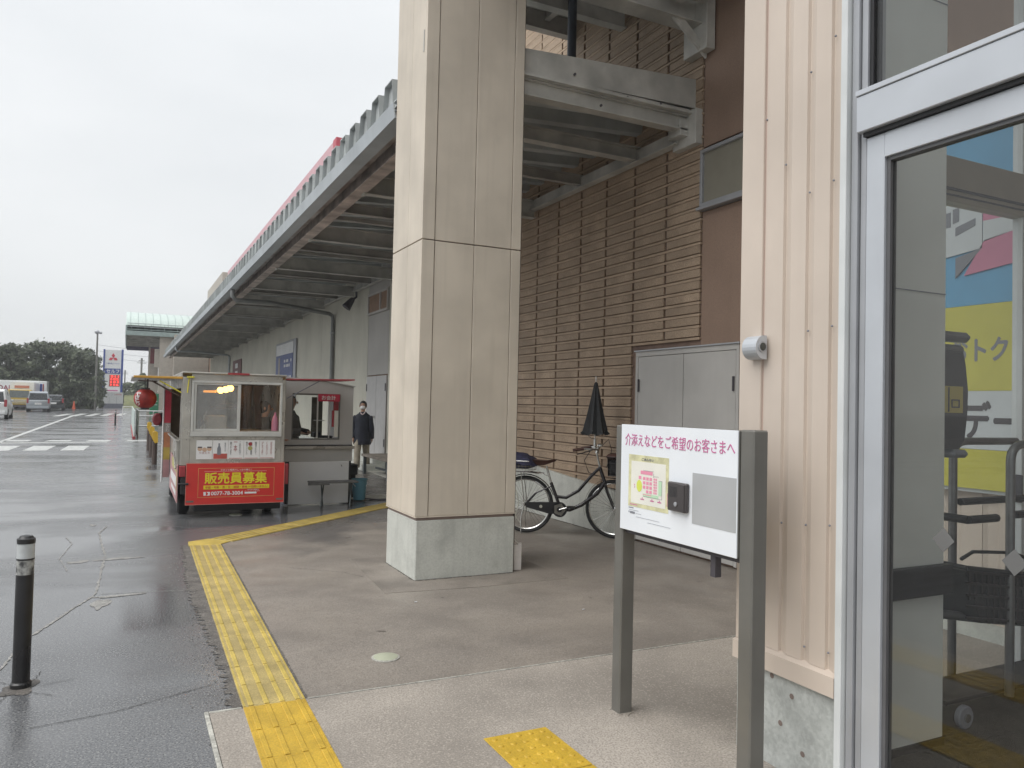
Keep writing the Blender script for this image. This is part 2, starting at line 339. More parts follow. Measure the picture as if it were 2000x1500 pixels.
def copy_tree(o, parent=None):
    c = o.copy(); C.objects.link(c); c.parent = parent
    for ch in list(o.children): copy_tree(ch, c)
    return c

FACE = {'-x': Matrix(((0, 0, -1, 0), (-1, 0, 0, 0), (0, 1, 0, 0), (0, 0, 0, 1))),
        '-y': Matrix(((1, 0, 0, 0), (0, 0, -1, 0), (0, 1, 0, 0), (0, 0, 0, 1)))}
TXT = {}
def text(name, s, x0, x1, z0, z1, plane, facing, m, parent, bold=0.0, vertical=False, fit=True, label=None, spacing=1.0):
    """lettering fitted into a rectangle. facing -x: x0 is the Y of the left end (larger), plane is X; facing -y: x0,x1 are X, plane is Y"""
    key = (s, bold, vertical, spacing)
    if key not in TXT:
        cu = bpy.data.curves.new('lettering', 'FONT'); cu.body = '\n'.join(s) if vertical else s; cu.size = 1; cu.extrude = 0.02
        cu.space_character = spacing; cu.resolution_u = 3
        if vertical: cu.space_line = 0.85; cu.align_x = 'CENTER'
        ob = bpy.data.objects.new('lettering', cu); C.objects.link(ob); bpy.context.view_layer.update()
        dg = bpy.context.evaluated_depsgraph_get(); me = bpy.data.meshes.new_from_object(ob.evaluated_get(dg), depsgraph=dg)
        v0 = [tuple(v.co) for v in me.vertices]; f0 = [tuple(p.vertices) for p in me.polygons]; V, F_ = [], []
        for q, (ox, oy) in enumerate(((0, 0), (bold, 0), (-bold, 0), (0, bold), (0, -bold)) if bold else ((0, 0),)):
            k = len(V); V += [(v[0]+ox, v[1]+oy, v[2]+.005*q) for v in v0]; F_ += [tuple(i+k for i in f) for f in f0]
        TXT[key] = (V, F_)
        bpy.data.objects.remove(ob); bpy.data.curves.remove(cu); bpy.data.meshes.remove(me)
    vs, fs = TXT[key]
    xs = [v[0] for v in vs]; ys = [v[1] for v in vs]
    w0, h0 = max(xs)-min(xs), max(ys)-min(ys); W_, H_ = abs(x1-x0), z1-z0
    sx, sy = W_/w0, H_/h0
    mb = MB(); P = []; mnx, mny = min(xs), min(ys)
    for v in vs:
        u, q, d = (v[0]-mnx)*sx, (v[1]-mny)*sy, (v[2]+0.02)/0.04*0.0015
        if facing == '-x': P.append((plane-d, x0-u, z0+q))
        else: P.append((x0+u, plane-d, z0+q))
    mb.v = P; mb.f = list(fs)
    return obj(name, mb, m, parent, label=label)

# =================================================================== GROUND
g = MB(); g.box(-600, 600, -60, 1500, -0.5, 0); structure('ground', g, M_ASPH)
# covered walkway with worn brown coating (ends at the diagonal guidance strip)
def strip(name, pts, z, m, th=0.002):
    mb = MB(); mb.prism([(p[0], p[1]) for p in pts], 'z', z-th, z); return structure(name, mb, m)
strip('walkway', [(0.848, 3.96), (5.2, 3.96), (5.2, 11.2), (3.55, 10.95), (0.912, 8.62)], 0.004, M_FLOOR)
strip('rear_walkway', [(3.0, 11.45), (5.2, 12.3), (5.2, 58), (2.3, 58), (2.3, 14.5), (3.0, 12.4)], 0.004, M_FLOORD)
strip('entrance_slab', [(0.40, -8), (2.6, -8), (2.6, 3.95), (0.40, 3.95)], 0.008, M_SLAB)
strip('entrance_slab', [(2.602, 2.7), (5.2, 2.7), (5.2, 3.95), (2.602, 3.95)], 0.008, M_SLAB)
kb = MB(); kb.box(0.378, 0.398, -8, 3.97, -0.01, 0.011, 0.003); kb.box(0.40, 0.548, 3.952, 3.968, -0.01, 0.0105, 0.002); kb.box(0.86, 5.2, 3.954, 3.962, -0.01, 0.0105)
structure('kerb', kb, M_KERB)
def ragged(name, xa, xb, y0, y1, z, m, amp=0.03, n=70, fx=None):
    mb = MB(); L_, R_ = [], []
    for i in range(n+1):
        y = y0+(y1-y0)*i/n; q = fx(y) if fx else 0
        L_.append((xa+q+random.uniform(-amp, amp), y, z)); R_.append((xb+q+random.uniform(-amp, amp)*0.4, y, z))
    for i in range(n): mb.quad(L_[i], R_[i], R_[i+1], L_[i+1])
    return structure(name, mb, m)
ragged('crumbled_edge', 0.49, 0.60, 3.99, 8.55, 0.003, M_CRUMB, 0.028, 260, lambda y: 0.05*math.sin(y*1.7)*0.5+0.006*(y-4))
ragged('crumbled_edge', 0.845, 0.866, 3.98, 8.5, 0.0055, M_CRUMB, 0.008, 160, lambda y: .0141*(y-3.96))
# damp patches, pale footing apron
def blob(name, cx, cy, rx, ry, z, m, n=40, jag=0.18):
    mb = MB(); ph = [random.uniform(0, 6) for _ in range(5)]
    pts = []
    for i in range(n):
        t = 2*PI*i/n; k = 1+jag*sum(math.sin((j+2)*t+ph[j])/(j+1.4) for j in range(5))+random.uniform(-.04, .04)
        pts.append((cx+rx*k*math.cos(t), cy+ry*k*math.sin(t), z))
    mb.poly(pts); return structure(name, mb, m)
strip('footing_apron', [(1.86, 5.9), (2.6, 5.83), (3.5, 5.85), (3.5, 7.3), (1.95, 7.3)], 0.0062, mat('apron_concrete', (0.255, 0.225, 0.195), 0.6, var=0.15, vscale=3, bump=0.2, bscale=120, dirt=0.4, dscale=3))
strip('drain_slab', [(3.25, 11.55), (4.1, 11.85), (3.95, 12.25), (3.05, 11.95)], 0.012, M_KERB, 0.01)
strip('concrete_strip', [(4.55, 11.6), (5.17, 11.6), (5.17, 18.2), (4.75, 18.2)], 0.010, M_KERB, 0.008)
# cracks and patch joints
def crack(pts, w0, m, seg=10, jit=0.012, z=0.0032):
    mb = MB(); P = []
    for a, b in zip(pts[:-1], pts[1:]):
        for i in range(seg): P.append(Vector(a).lerp(Vector(b), i/seg))
    P.append(Vector(pts[-1])); A, B = [], []
    for i, p in enumerate(P):
        d = (P[min(i+1, len(P)-1)]-P[max(i-1, 0)]).normalized(); nrm = Vector((-d.y, d.x)); q = p+nrm*random.uniform(-jit, jit)
        ww = w0*random.uniform(0.35, 1.3)
        A.append((q+nrm*ww/2).to_3d()+Vector((0, 0, z))); B.append((q-nrm*ww/2).to_3d()+Vector((0, 0, z)))
    for i in range(len(P)-1): mb.quad(tuple(A[i]), tuple(B[i]), tuple(B[i+1]), tuple(A[i+1]))
    return structure('pavement_crack', mb, m)
crack([(-0.62, 4.6), (-0.50, 5.6), (-0.16, 6.66), (-0.13, 8.2), (-0.22, 9.6), (-0.15, 10.08)], 0.020, M_CRACK, 30, 0.006)
crack([(-0.15, 10.08), (0.35, 10.0), (0.7, 9.7)], 0.007, M_CRACK, 24, 0.004)
crack([(-0.12, 6.66), (0.2, 6.62), (0.50, 6.52)], 0.009, M_CRACK, 24, 0.003)
crack([(-0.34, 4.10), (0.0, 4.16), (0.45, 4.36)], 0.005, M_DCRACK, 30, 0.004)
crack([(-0.52, 9.4), (-0.44, 9.0), (-0.5, 8.2), (-0.40, 7.6)], 0.008, M_CRACK, 20, 0.006)
crack([(-0.3, 3.3), (-0.1, 3.42), (0.12, 3.38)], 0.003, M_DCRACK, 20, 0.006)
crack([(1.35, 7.1), (1.75, 6.75), (1.86, 6.5)], 0.004, M_DCRACK, 20, 0.008, 0.0068)
for (cx, cy, rx, ry) in ((0.0, 6.56, 0.16, 0.035), (-0.02, 8.05, 0.16, 0.06), (-0.34, 8.0, 0.08, 0.06), (-0.30, 10.2, 0.035, 0.06), (-0.12, 6.35, .05, .16)):
    blob('worn_patch', cx, cy, rx, ry, 0.0026, M_CRACK, 40, 0.35)
blob('worn_patch', -0.44, 4.68, .085, .10, 0.0024, M_CRUMB, 40, 0.3)
for i in range(6):
    a = i*1.05; crack([(-0.44+0.09*math.cos(a), 4.68+0.09*math.sin(a)), (-0.44+0.25*math.cos(a+.2), 4.68+0.25*math.sin(a+.2))], 0.004, M_DCRACK, 14, 0.008, 0.0034)
for i in range(9):
    blob('stain', random.uniform(1.2, 4.6), random.uniform(4.4, 7.6), random.uniform(.012, .045), random.uniform(.008, .02), 0.0066, mat('old_stain', (.20, .175, .155), .5, var=.2), 16, 0.4)
# dirt and painted contact shadow where the column, wall and posts meet the ground
def grime_shade(p0, p1, wd=.012):
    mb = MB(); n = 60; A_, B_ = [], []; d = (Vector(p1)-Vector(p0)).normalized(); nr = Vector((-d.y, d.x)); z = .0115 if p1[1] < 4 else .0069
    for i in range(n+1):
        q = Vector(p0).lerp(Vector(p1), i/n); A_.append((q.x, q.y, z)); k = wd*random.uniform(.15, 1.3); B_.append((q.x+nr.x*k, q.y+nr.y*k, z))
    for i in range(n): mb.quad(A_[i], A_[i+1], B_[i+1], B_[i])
    structure('grime_shade_line', mb, mat('grime_shade', (.075, .065, .055), .6, var=.3, vscale=20))
grime_shade((3.147, 6.229), (2.217, 6.229), .022); grime_shade((2.217, 7.03), (2.217, 6.229), -.014); grime_shade((5.12, 12.5), (5.12, 7.3), -.03)
for (y0, y1) in ((2.286, 2.363), (3.164, 3.236)): grime_shade((2.19, y1), (2.19, y0), -.010); grime_shade((2.268, y0), (2.19, y0), .010)
# stones of the crumbled edge
st = MB(); rg = random.Random(5)
for i in range(260):
    y = rg.uniform(3.3, 8.4); x = 0.47+rg.gauss(0, 0.05); r = rg.uniform(.0015, .004)
    st.box(x-r, x+r, y-r*rg.uniform(.6, 1.3), y+r, 0.003, 0.003+r*.9)
o = structure('gravel', st, M_CRACK); o['kind'] = 'stuff'
# disc markers
for i, (x, y) in enumerate(((1.408, 4.42), (1.31, 10.57))):
    d = thing('disc_marker', ['round pale green cover set in the brown walkway before the column', 'round pale cover in the wet asphalt under the back of the food truck'][i], 'access cover', (x, y, 0))
    a = MB(); a.lathe([(0.082, 0.0), (0.082, 0.009), (0.077, 0.011)], (x, y, 0), 32)
    obj('rim', a, M_KERB, d, True)
    a = MB(); a.lathe([(0.072, 0.0), (0.072, 0.0125), (0.069, 0.0135)], (x, y, 0), 32); obj('lid', a, mat('disc_green', (0.42, 0.44, 0.33), 0.45, var=0.08), d, True)
# litter
for i, (x, y) in enumerate(((1.98, 5.55), (3.05, 4.9))):
    a = MB(); a.prism([(x, y), (x+.022, y+.004), (x+.026, y+.012), (x+.005, y+.009)], 'z', 0.007, 0.010)
    tag(obj('paper_scrap', a, M_WHT), ['tiny white paper scrap on the brown floor in front of the column base', 'tiny white speck on the dark floor between the two sign posts'][i], 'litter')

# ---- tactile strips
def tactile(root, origin, ang, n, m_base, m_bar, first=0):
    """tiles 0.30 x 0.30 laid in a row; four raised bars along the row"""
    ca, sa = math.cos(ang), math.sin(ang)
    base = MB(); base.box(-0.148, 0.148, 0.001, 0.299, 0.002, 0.0105, 0.002)
    bars = MB()
    for k in range(4):
        x = -0.111+0.074*k; bars.box(x-0.0125, x+0.0125, 0.006, 0.294, 0.0105, 0.0155, 0.0025)
    for sx in (-1, 1): bars.box(sx*0.1415-0.004, sx*0.1415+0.004, 0.004, 0.296, 0.0105, 0.0125)
    mb_, mr_ = base.mesh('tile'), bars.mesh('bars')
    mb_.materials.append(m_base); mr_.materials.append(m_bar)
    for i in range(n):
        o = bpy.data.objects.new('tile', mb_); C.objects.link(o); o.parent = root
        o.location = (origin[0]-sa*0.3*i-root.location.x, origin[1]+ca*0.3*i-root.location.y, random.uniform(0, .001)); o.rotation_euler = (0, 0, ang+random.uniform(-.004, .004))
        b = bpy.data.objects.new('raised_bars', mr_); C.objects.link(b); b.parent = o
t = thing('tactile_strip', 'bright yellow newer ribbed paving tiles on the beige slab at lower left', 'tactile paving', (0.75, 2.4, 0)); tactile(t, (0.663, 1.253, 0), -0.0141, 9, M_YEL, M_YEL)
t2 = thing('tactile_strip', 'long faded yellow ribbed paving strip between road and brown walkway', 'tactile paving', (0.75, 4, 0)); tactile(t2, (0.702, 3.955, 0), -0.0141, 15, M_YELOLDB, M_YELOLD)
# corner piece and diagonal run
t3 = thing('tactile_strip', 'faded yellow ribbed paving running diagonally in front of the food truck', 'tactile paving', (0.8, 8.6, 0))
a = MB(); a.prism([(0.61, 8.46), (0.905, 8.46), (1.02, 8.60), (0.83, 8.83), (0.62, 8.70)], 'z', 0.002, 0.0108); obj('corner_tile', a, M_YELOLD, t3)
tactile(t3, (0.945, 8.70, 0), -math.radians(48.5), 14, M_YELOLDB, M_YELOLD)
# dotted warning tile
t4 = thing('tactile_block', 'bright yellow dotted warning tiles at the bottom edge by the sign post', 'tactile paving', (1.63, 2.9, 0))
bs = MB(); bs.box(-.158, .158, -.203, .203, 0.009, 0.014, 0.002); dt = MB()
for ix in range(5):
    for iy in range(6): dt.lathe([(0.014, 0.0), (0.011, 0.004), (0.006, 0.005)], (-.12+.06*ix, -.165+.066*iy, 0.014), 10)
mb1, mb2 = bs.mesh('tile'), dt.mesh('dots', True); mb1.materials.append(M_YEL); mb2.materials.append(M_YEL)
for iy in range(3):
    o = bpy.data.objects.new('tile', mb1); C.objects.link(o); o.parent = t4; o.location = (0, 0.07-0.412*iy, 0)
    b = bpy.data.objects.new('raised_dots', mb2); C.objects.link(b); b.parent = o

# ---- road markings
def mark(name, pts, m=M_LINE, z=0.0045): 
    a = MB(); a.prism(pts, 'z', 0.001, z); return structure(name, a, m)
for k in range(6):
    x = -5.9+0.87*k
    mark('crosswalk_bar', [(x, 24.1), (x+.55, 24.1), (x+.62, 26.3), (x+.07, 26.3)])
for k in range(5): mark('crosswalk_bar', [(-4.6+k*1.15, 28.8), (-3.9+k*1.15, 28.8), (-3.85+k*1.15, 29.6), (-4.5+k*1.15, 29.6)])
mark('stop_line', [(-5, 27.3), (-0.5, 28.2), (-0.5, 28.6), (-5, 27.7)])
mark('lane_line', [(-3.5, 22), (-3.36, 22), (-3.3, 63), (-3.5, 63)])
for k in range(5): mark('crosswalk_bar', [(-4.6+k*.95, 62+k), (-4.1+k*.95, 62+k), (-3.7+k*.95, 71+k), (-4.2+k*.95, 71+k)])
for k in range(5): mark('bay_line', [(-12, 30+6*k), (-6.5, 30+6*k), (-6.5, 30.15+6*k), (-12, 30.15+6*k)])
mark('bay_line', [(-9, 78), (-6.6, 78), (-6.6, 78.5), (-9, 78.5)], M_REDD)

# =================================================================== MAIN BUILDING
bld = thing('store_building', 'long low store building with brown tiled wall and cream siding behind the canopy', 'building', (5.2, 6, 0))
core = MB(); core.box(5.215, 25, 5.40, 12.6, 0, 8.75); core.box(5.215, 25, -8, 5.40, 0, 6.5); core.box(5.215, 25, 12.6, 75, 0, 8.55)
obj('wall', core, M_BROWN, bld)
# ---- tiled wall
JY0, PY, PZ = 6.17, 0.585, 0.121
tb = MB(); tb.box(5.185, 5.2149, 6.17, 12.6, 2.14, 8.7); tb.box(5.185, 5.2149, 7.30, 12.6, 0.46, 2.14); obj('tile_backing', tb, M_TBACK, bld)
tile_me = MB(); tile_me.box(5.160, 5.186, 0.014, 0.560, 0.0, 0.083, 0.004); tile_me = tile_me.mesh('wall_tile', off=(5.2, 6, 0)); tile_me.materials.append(M_TILE)
extra = MB(); cnt = 0; cells = []
for r in range(70):
    z = 0.545+PZ*r
    for c in range(11):
        y = JY0+PY*c
        if z < 2.16 and c < 2: continue
        if z > 8.6: continue
        far = (c > 6) or (4.45 < z < 4.9) or z > 6.9
        cells.append((1 if far else 0, abs(z-1.5)+0.4*c, y, z))
cells.sort()
for k, (_, _, y, z) in enumerate(cells):
    if k < 298:
        o = bpy.data.objects.new('wall_tile', tile_me); C.objects.link(o); o.parent = bld
        o.location = (random.uniform(-.002, .002), y, z)
    else: extra.box(5.160, 5.186, y+.014, y+.560, z, z+.083)
obj('wall_tiles', extra, M_TILE, bld, kind='stuff')
sp_me = {}
for r in range(68):
    z = 0.545+PZ*r+0.085
    y0 = 7.30 if z < 2.2 else 6.172
    key = y0
    if key not in sp_me:
        a = MB(); c = 0; y = JY0
        while y < 12.5:
            if y+.5 > y0: a.box(5.1575, 5.186, max(y, y0)+0.001, y+PY-0.001, 0, 0.026, 0.0015)
            y += PY
        me = a.mesh('tile_strip', off=(5.2, 6, 0)); me.materials.append(M_TILES); sp_me[key] = me
    o = bpy.data.objects.new('tile_strip', sp_me[key]); C.objects.link(o); o.parent = bld; o.location = (0, 0, z)
# concrete base with rising top
a = MB(); a.prism([(7.28, 0), (12.6, 0), (12.6, 0.72), (9.6, 0.665), (7.28, 0.50)], 'x', 5.12, 5.21); obj('concrete_base', a, M_CONC, bld)
# brown smooth panel
for (y0, y1, z0, z1) in ((5.52, 6.168, 2.14, 3.50), (5.52, 6.168, 4.16, 8.7), (7.262, 7.298, 0, 2.14), (5.52, 5.598, 0, 2.14)):
    a = MB(); a.box(5.178, 5.2149, y0, y1, z0, z1, .003); obj('render_panel', a, M_BROWN, bld)
a = MB(); a.box(5.165, 5.2149, 5.40, 5.517, 0, 8.7, .004); obj('corner_trim', a, M_BROWN, bld)
# window in brown panel
def framed(parent, name, y0, y1, z0, z1, X, fw, m_f, m_g, d=0.05, mull=()):
    f = MB(); f.box(X-d, X+.01, y0, y1, z1-fw, z1, .003); f.box(X-d, X+.01, y0, y1, z0, z0+fw, .003)
    f.box(X-d, X+.01, y0, y0+fw, z0+fw, z1-fw, .003); f.box(X-d, X+.01, y1-fw, y1, z0+fw, z1-fw, .003)
    for mm in mull: f.box(X-d, X+.01, mm-fw/2, mm+fw/2, z0+fw, z1-fw, .003)
    o = obj(name, f, m_f, parent)
    p = MB(); p.box(X-d*.4, X, y0+fw, y1-fw, z0+fw, z1-fw); obj('pane', p, m_g, o); return o
wf = framed(bld, 'window', 5.50, 6.165, 3.54, 4.12, 5.175, 0.035, M_ALUG, mat('blind_pane', (0.26, 0.245, 0.20), 0.3, var=0.04), 0.05)
a = MB(); a.box(5.10, 5.2, 5.46, 6.19, 3.505, 3.535, .003); obj('window_sill', a, M_ALUG, wf)
# grey double door
dr = MB(); dr.box(5.163, 5.2149, 5.60, 7.26, 2.075, 2.13, .002); dr.box(5.163, 5.2149, 7.215, 7.26, 0.02, 2.075, .002); dr.box(5.163, 5.2149, 5.60, 5.64, 0.02, 2.075, .003)
dfo = obj('door_frame', dr, M_GDOOR, bld)
for y0, y1 in ((5.645, 6.415), (6.425, 7.21)):
    a = MB(); a.box(5.166, 5.20, y0, y1, 0.03, 2.070, .002); dl = obj('door', a, M_GDOOR, bld)
    yy = y1-.02 if y1 > 7 else y0+.02
    h = MB()
    for z in (0.4, 1.75): h.tube([(5.155, yy, z-.07), (5.155, yy, z+.07)], 0.012, 8)
    obj('hinge', h, M_INK, dl)
    if y1 < 7:
        h = MB(); h.tube([(5.14, 6.36, 1.0), (5.11, 6.36, 1.0), (5.11, 6.46, 1.0)], 0.012, 8); obj('handle', h, M_CHR, dl)
a = MB(); a.box(5.145, 5.21, 5.58, 7.27, 2.131, 2.145); obj('door_hood', a, M_ALUG, dfo)
# ---- cream siding: panels with ribs
def siding(parent, y0, y1, z0, z1, X, m, pitch=0.10, name='siding_panel'):
    a = MB(); n = max(1, round((y1-y0)/pitch)); p = (y1-y0)/n
    pts = [(X, y0)]
    for i in range(n):
        yb = y0+i*p; pts += [(X, yb+p*.55), (X+.014, yb+p*.65), (X+.014, yb+p*.9), (X, yb+p)]
    pts += [(X+.03, y1), (X+.03, y0)]
    a.prism(pts, 'z', z0, z1); return obj(name, a, m, parent)
ys = [12.62, 16.68]
siding(bld, 12.62, 16.66, 0.36, 8.4, 5.185, M_CREAM)
siding(bld, 16.68, 18.32, 2.13, 3.56, 5.185, M_GREYS, 0.085); siding(bld, 16.68, 18.32, 4.08, 8.4, 5.185, M_GREYS, 0.085)
y = 18.34
while y < 58: siding(bld, y, min(y+5.0, 58), 0.36, 8.4, 5.185, M_CREAM, 0.125); y += 5.02
a = MB(); a.box(5.13, 5.2149, 12.62, 16.66, 0, 0.355); a.box(5.13, 5.2149, 18.34, 75, 0, 0.355); obj('concrete_base', a, M_CONC, bld)
wf = framed(bld, 'window', 16.70, 18.30, 3.57, 4.07, 5.19, 0.05, M_GREYS, M_ORANGEB, 0.05, (17.3,))
for y0, y1 in ((16.72, 17.49), (17.51, 18.30)):
    a = MB(); a.box(5.17, 5.20, y0, y1, 0.27, 2.10, .003); dl = obj('door', a, mat('pale_grey_door', (0.46, 0.45, 0.44), 0.5, var=0.05), bld)
    h = MB(); h.lathe([(0.03, 0), (0.03, 0.05), (0.015, 0.06)], (5.12, 17.56 if y1 > 18 else 17.44, 1.15), 12, 'x'); h.v = h.v
    if y1 > 18: obj('handle', h, M_CHR, dl, True)
    h = MB(); h.box(5.155, 5.17, (y1-.05 if y1 > 18 else y0+.03), (y1-.02 if y1 > 18 else y0+.06), 1.75, 1.92); h.box(5.155, 5.17, (y1-.05 if y1 > 18 else y0+.03), (y1-.02 if y1 > 18 else y0+.06), .5, .67); obj('hinge', h, M_INK, dl)
a = MB(); a.box(4.6, 5.2, 16.4, 18.6, 0.0, 0.135, .01); a.box(4.9, 5.2, 16.5, 18.5, 0.13, 0.26, .01); obj('door_step', a, M_CONC, bld)
# parapets
a = MB(); a.box(5.19, 5.6, 22.6, 49, 8.3, 9.10, .02); obj('flare_pale_parapet', a, mat('flare_paled_cladding', (0.60, 0.33, 0.36), .4, var=.04), bld)  # red cladding paled to pink, lens flare painted into its colour
a = MB(); a.box(5.18, 5.62, 22.2, 22.59, 8.3, 9.12, .01); obj('red_parapet_end', a, M_REDP, bld)
a = MB(); a.box(5.19, 6.0, 52, 62, 8.3, 9.5, .02); obj('beige_parapet', a, M_CCOL, bld)
# downpipes on the wall and across the ceiling
def downpipe(yg, label):
    d = thing('downpipe', label, 'pipe', (5.1, yg+1.5, 0))
    a = MB(); a.tube([(2.27, yg, 4.19), (2.27, yg, 4.02), (2.36, yg+.02, 3.94), (3.2, yg+.35, 3.98), (5.0, yg+1.45, 3.93), (5.10, yg+1.5, 3.88), (5.12, yg+1.5, 3.76), (5.12, yg+1.5, 0.1)], 0.055, 12)
    obj('pipe', a, M_GUT if yg > 30 else mat('pipe_grey', (0.24, 0.245, 0.24), 0.5, var=0.08), d, True)
    b = MB()
    for z in (0.9, 2.1, 3.4): b.box(5.055, 5.185, yg+1.47-.05, yg+1.53+.05, z-.015, z+.015)
    obj('bracket', b, M_ALUG, d)
downpipe(20.2, 'grey downpipe crossing under the canopy and bending down the cream wall, nearest one')
downpipe(44.6, 'far grey downpipe at the far end of the canopy')
# blue poster, red poster on siding
bp = thing('wall_poster', 'blue framed poster with a white top band on the cream wall', 'poster', (5.15, 29, 2.3))
a = MB(); a.box(5.12, 5.17, 27.0, 30.9, 1.5, 3.62, .01); obj('frame', a, M_ALUG, bp)
a = MB(); a.box(5.105, 5.119, 27.4, 30.7, 1.6, 3.14); obj('blue_field', a, mat('faded_blue', (0.10, 0.13, 0.30), 0.5, var=0.1), bp)
a = MB(); a.box(5.105, 5.119, 27.4, 30.7, 3.15, 3.54); obj('white_band', a, M_WBOARD, bp)
a = MB()
for r in range(4):
    for k in range(5):
        if random.random() < .8: a.box(5.098, 5.104, 27.6+k*.3, 27.6+k*.3+random.uniform(.12, .24), 2.85-r*.17-(.25 if r > 1 else 0), 2.95-r*.17-(.25 if r > 1 else 0))
a.prism([(29.3, 1.7), (30.0, 1.7), (29.8, 2.2), (29.6, 2.35), (29.45, 2.2)], 'x', 5.098, 5.104)
obj('white_print', a, M_WTXT, bp)
a = MB(); a.box(5.098, 5.104, 29.85, 30.15, 2.35, 3.05); obj('beige_print', a, M_CCOL, bp)
rp_ = thing('wall_poster', 'small dull red poster on the cream wall above the truck roof', 'poster', (5.15, 43, 2.5))
a = MB(); a.box(5.13, 5.17, 41.2, 44.6, 1.9, 3.53, .01); obj('panel', a, mat('faded_maroon', (0.20, 0.10, 0.10), 0.6, var=0.1), rp_)
a = MB(); a.box(5.12, 5.129, 42.4, 43.4, 3.1, 3.35); a.box(5.12, 5.129, 42.4, 43.4, 2.7, 2.95); a.box(5.12, 5.129, 42.4, 43.4, 2.3, 2.55); obj('pale_print', a, M_WBOARD, rp_)
# security light at wall top
sl = thing('spotlight', 'dark twin spotlight hanging under the canopy by the cream wall', 'lamp', (5.1, 19.2, 4.1))
a = MB(); a.tube([(5.1, 19.2, 4.3), (5.1, 19.2, 4.12), (5.0, 19.2, 4.05)], 0.03, 8); obj('bracket', a, M_INK, sl)
a = MB(); a.lathe([(0.05, 0), (0.07, .05), (0.11, .26), (0.115, .30)], (0, 0, 0), 14)
R_ = Matrix.Translation((-.08, 0, -.02)) @ Matrix.Rotation(math.radians(215), 4, 'Y'); a.v = [tuple(R_ @ Vector(p)) for p in a.v]; obj('lamp_head', a, M_INK, sl, True, local=True)

# =================================================================== WALKWAY CANOPY
can = thing('walkway_canopy', 'long low steel canopy with folded metal roof over the walkway', 'canopy', (2.2, 6.3, 0))
PR = 0.46; N = 112
a = MB(); X0, X1 = 2.26, 5.18; sl_ = 0.062
def zt(x, z): return z+(x-2.26)*sl_
prof = [(0.0, 4.44), (0.06, 4.44), (0.115, 4.70), (0.345, 4.70), (0.40, 4.44), (0.46, 4.44)]
vs = []; fs = []
for X in (X0, X1):
    for (y, z) in prof: vs.append((X, y, zt(X, z)))
    for (y, z) in prof: vs.append((X, y, zt(X, z)+0.012))
n = len(prof)
for i in range(n-1):
    fs.append((i, i+1, 2*n+i+1, 2*n+i)); fs.append((n+i, 3*n+i, 3*n+i+1, n+i+1)); fs.append((i, n+i, n+i+1, i+1))
a.add(vs, fs)
a.add([(X0+.05, .06, 4.44), (X0+.05, .115, 4.70), (X0+.05, .345, 4.70), (X0+.05, .40, 4.44)], [(0, 1, 2, 3)])
rp_me = a.mesh('roof_panel', off=(2.2, 0, 0)); rp_me.materials.append(M_ROOF)
for i in range(N):
    o = bpy.data.objects.new('roof_panel', rp_me); C.objects.link(o); o.parent = can; o.location = (0, 0.06+PR*i, 0)
def beam_x(y, z0, z1, x0, x1, w=0.10, m=M_STEEL, name='cross_beam'):
    a = MB(); t = 0.012
    a.box(x0, x1, y-w/2, y+w/2, z0, z0+t); a.box(x0, x1, y-w/2, y+w/2, z1-t, z1); a.box(x0, x1, y-t/2, y+t/2, z0+t, z1-t)
    return obj(name, a, m, can)
for k in range(15):
    y = 9.70+3.23*k
    if y > 57: break
    b = beam_x(y, 4.15, 4.40, 2.66, 5.1, 0.12)
    a = MB(); a.box(2.62, 2.659, y-.07, y+.07, 4.13, 4.38, .004); obj('end_plate', a, mat('pale_plate', (0.5, 0.5, 0.45), .6, var=.15), b)
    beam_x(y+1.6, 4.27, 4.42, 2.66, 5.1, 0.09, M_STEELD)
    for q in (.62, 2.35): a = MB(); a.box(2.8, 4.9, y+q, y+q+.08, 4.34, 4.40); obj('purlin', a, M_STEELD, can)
beam_x(7.2, 4.28, 4.43, 2.66, 5.12, 0.12)
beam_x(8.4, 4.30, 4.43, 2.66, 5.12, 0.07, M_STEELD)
# edge beam (H section) along the eave
a = MB(); a.box(2.50, 2.66, 6.42, 58, 4.16, 4.175); a.box(2.50, 2.66, 6.42, 58, 4.42, 4.435); a.box(2.575, 2.59, 6.42, 58, 4.175, 4.42); obj('edge_beam', a, M_RUST, can)
a = MB(); a.box(2.36, 2.50, 6.42, 58, 4.30, 4.312); a.box(2.36, 2.375, 6.42, 58, 4.312, 4.44); obj('eave_soffit', a, mat('rusty_soffit', (0.50, 0.48, 0.455), .7, var=.20, vscale=2.2, col2=(0.27, 0.22, 0.19), dirt=.3, dscale=2), can)
# gutter
for k in range(13):
    y0 = 7.04+k*4.0; y1 = min(y0+3.996, 58)
    a = MB(); a.prism([(2.17, 4.34), (2.19, 4.195), (2.35, 4.195), (2.35, 4.34), (2.34, 4.34), (2.34, 4.205), (2.20, 4.205), (2.182, 4.34)], 'y', y0, y1)
    gu = obj('gutter', a, M_GUT, can)
    a = MB()
    for j in range(8): a.box(2.165, 2.33, y0+.2+j*.46-.012, y0+.2+j*.46+.012, 4.341, 4.349)
    obj('gutter_strap', a, M_ALUG, gu)
# wall plate
a = MB(); a.box(5.02, 5.12, 6.45, 58, 4.255, 4.268); a.box(5.06, 5.15, 6.45, 58, 4.268, 4.40); obj('wall_beam', a, M_STEEL, can)
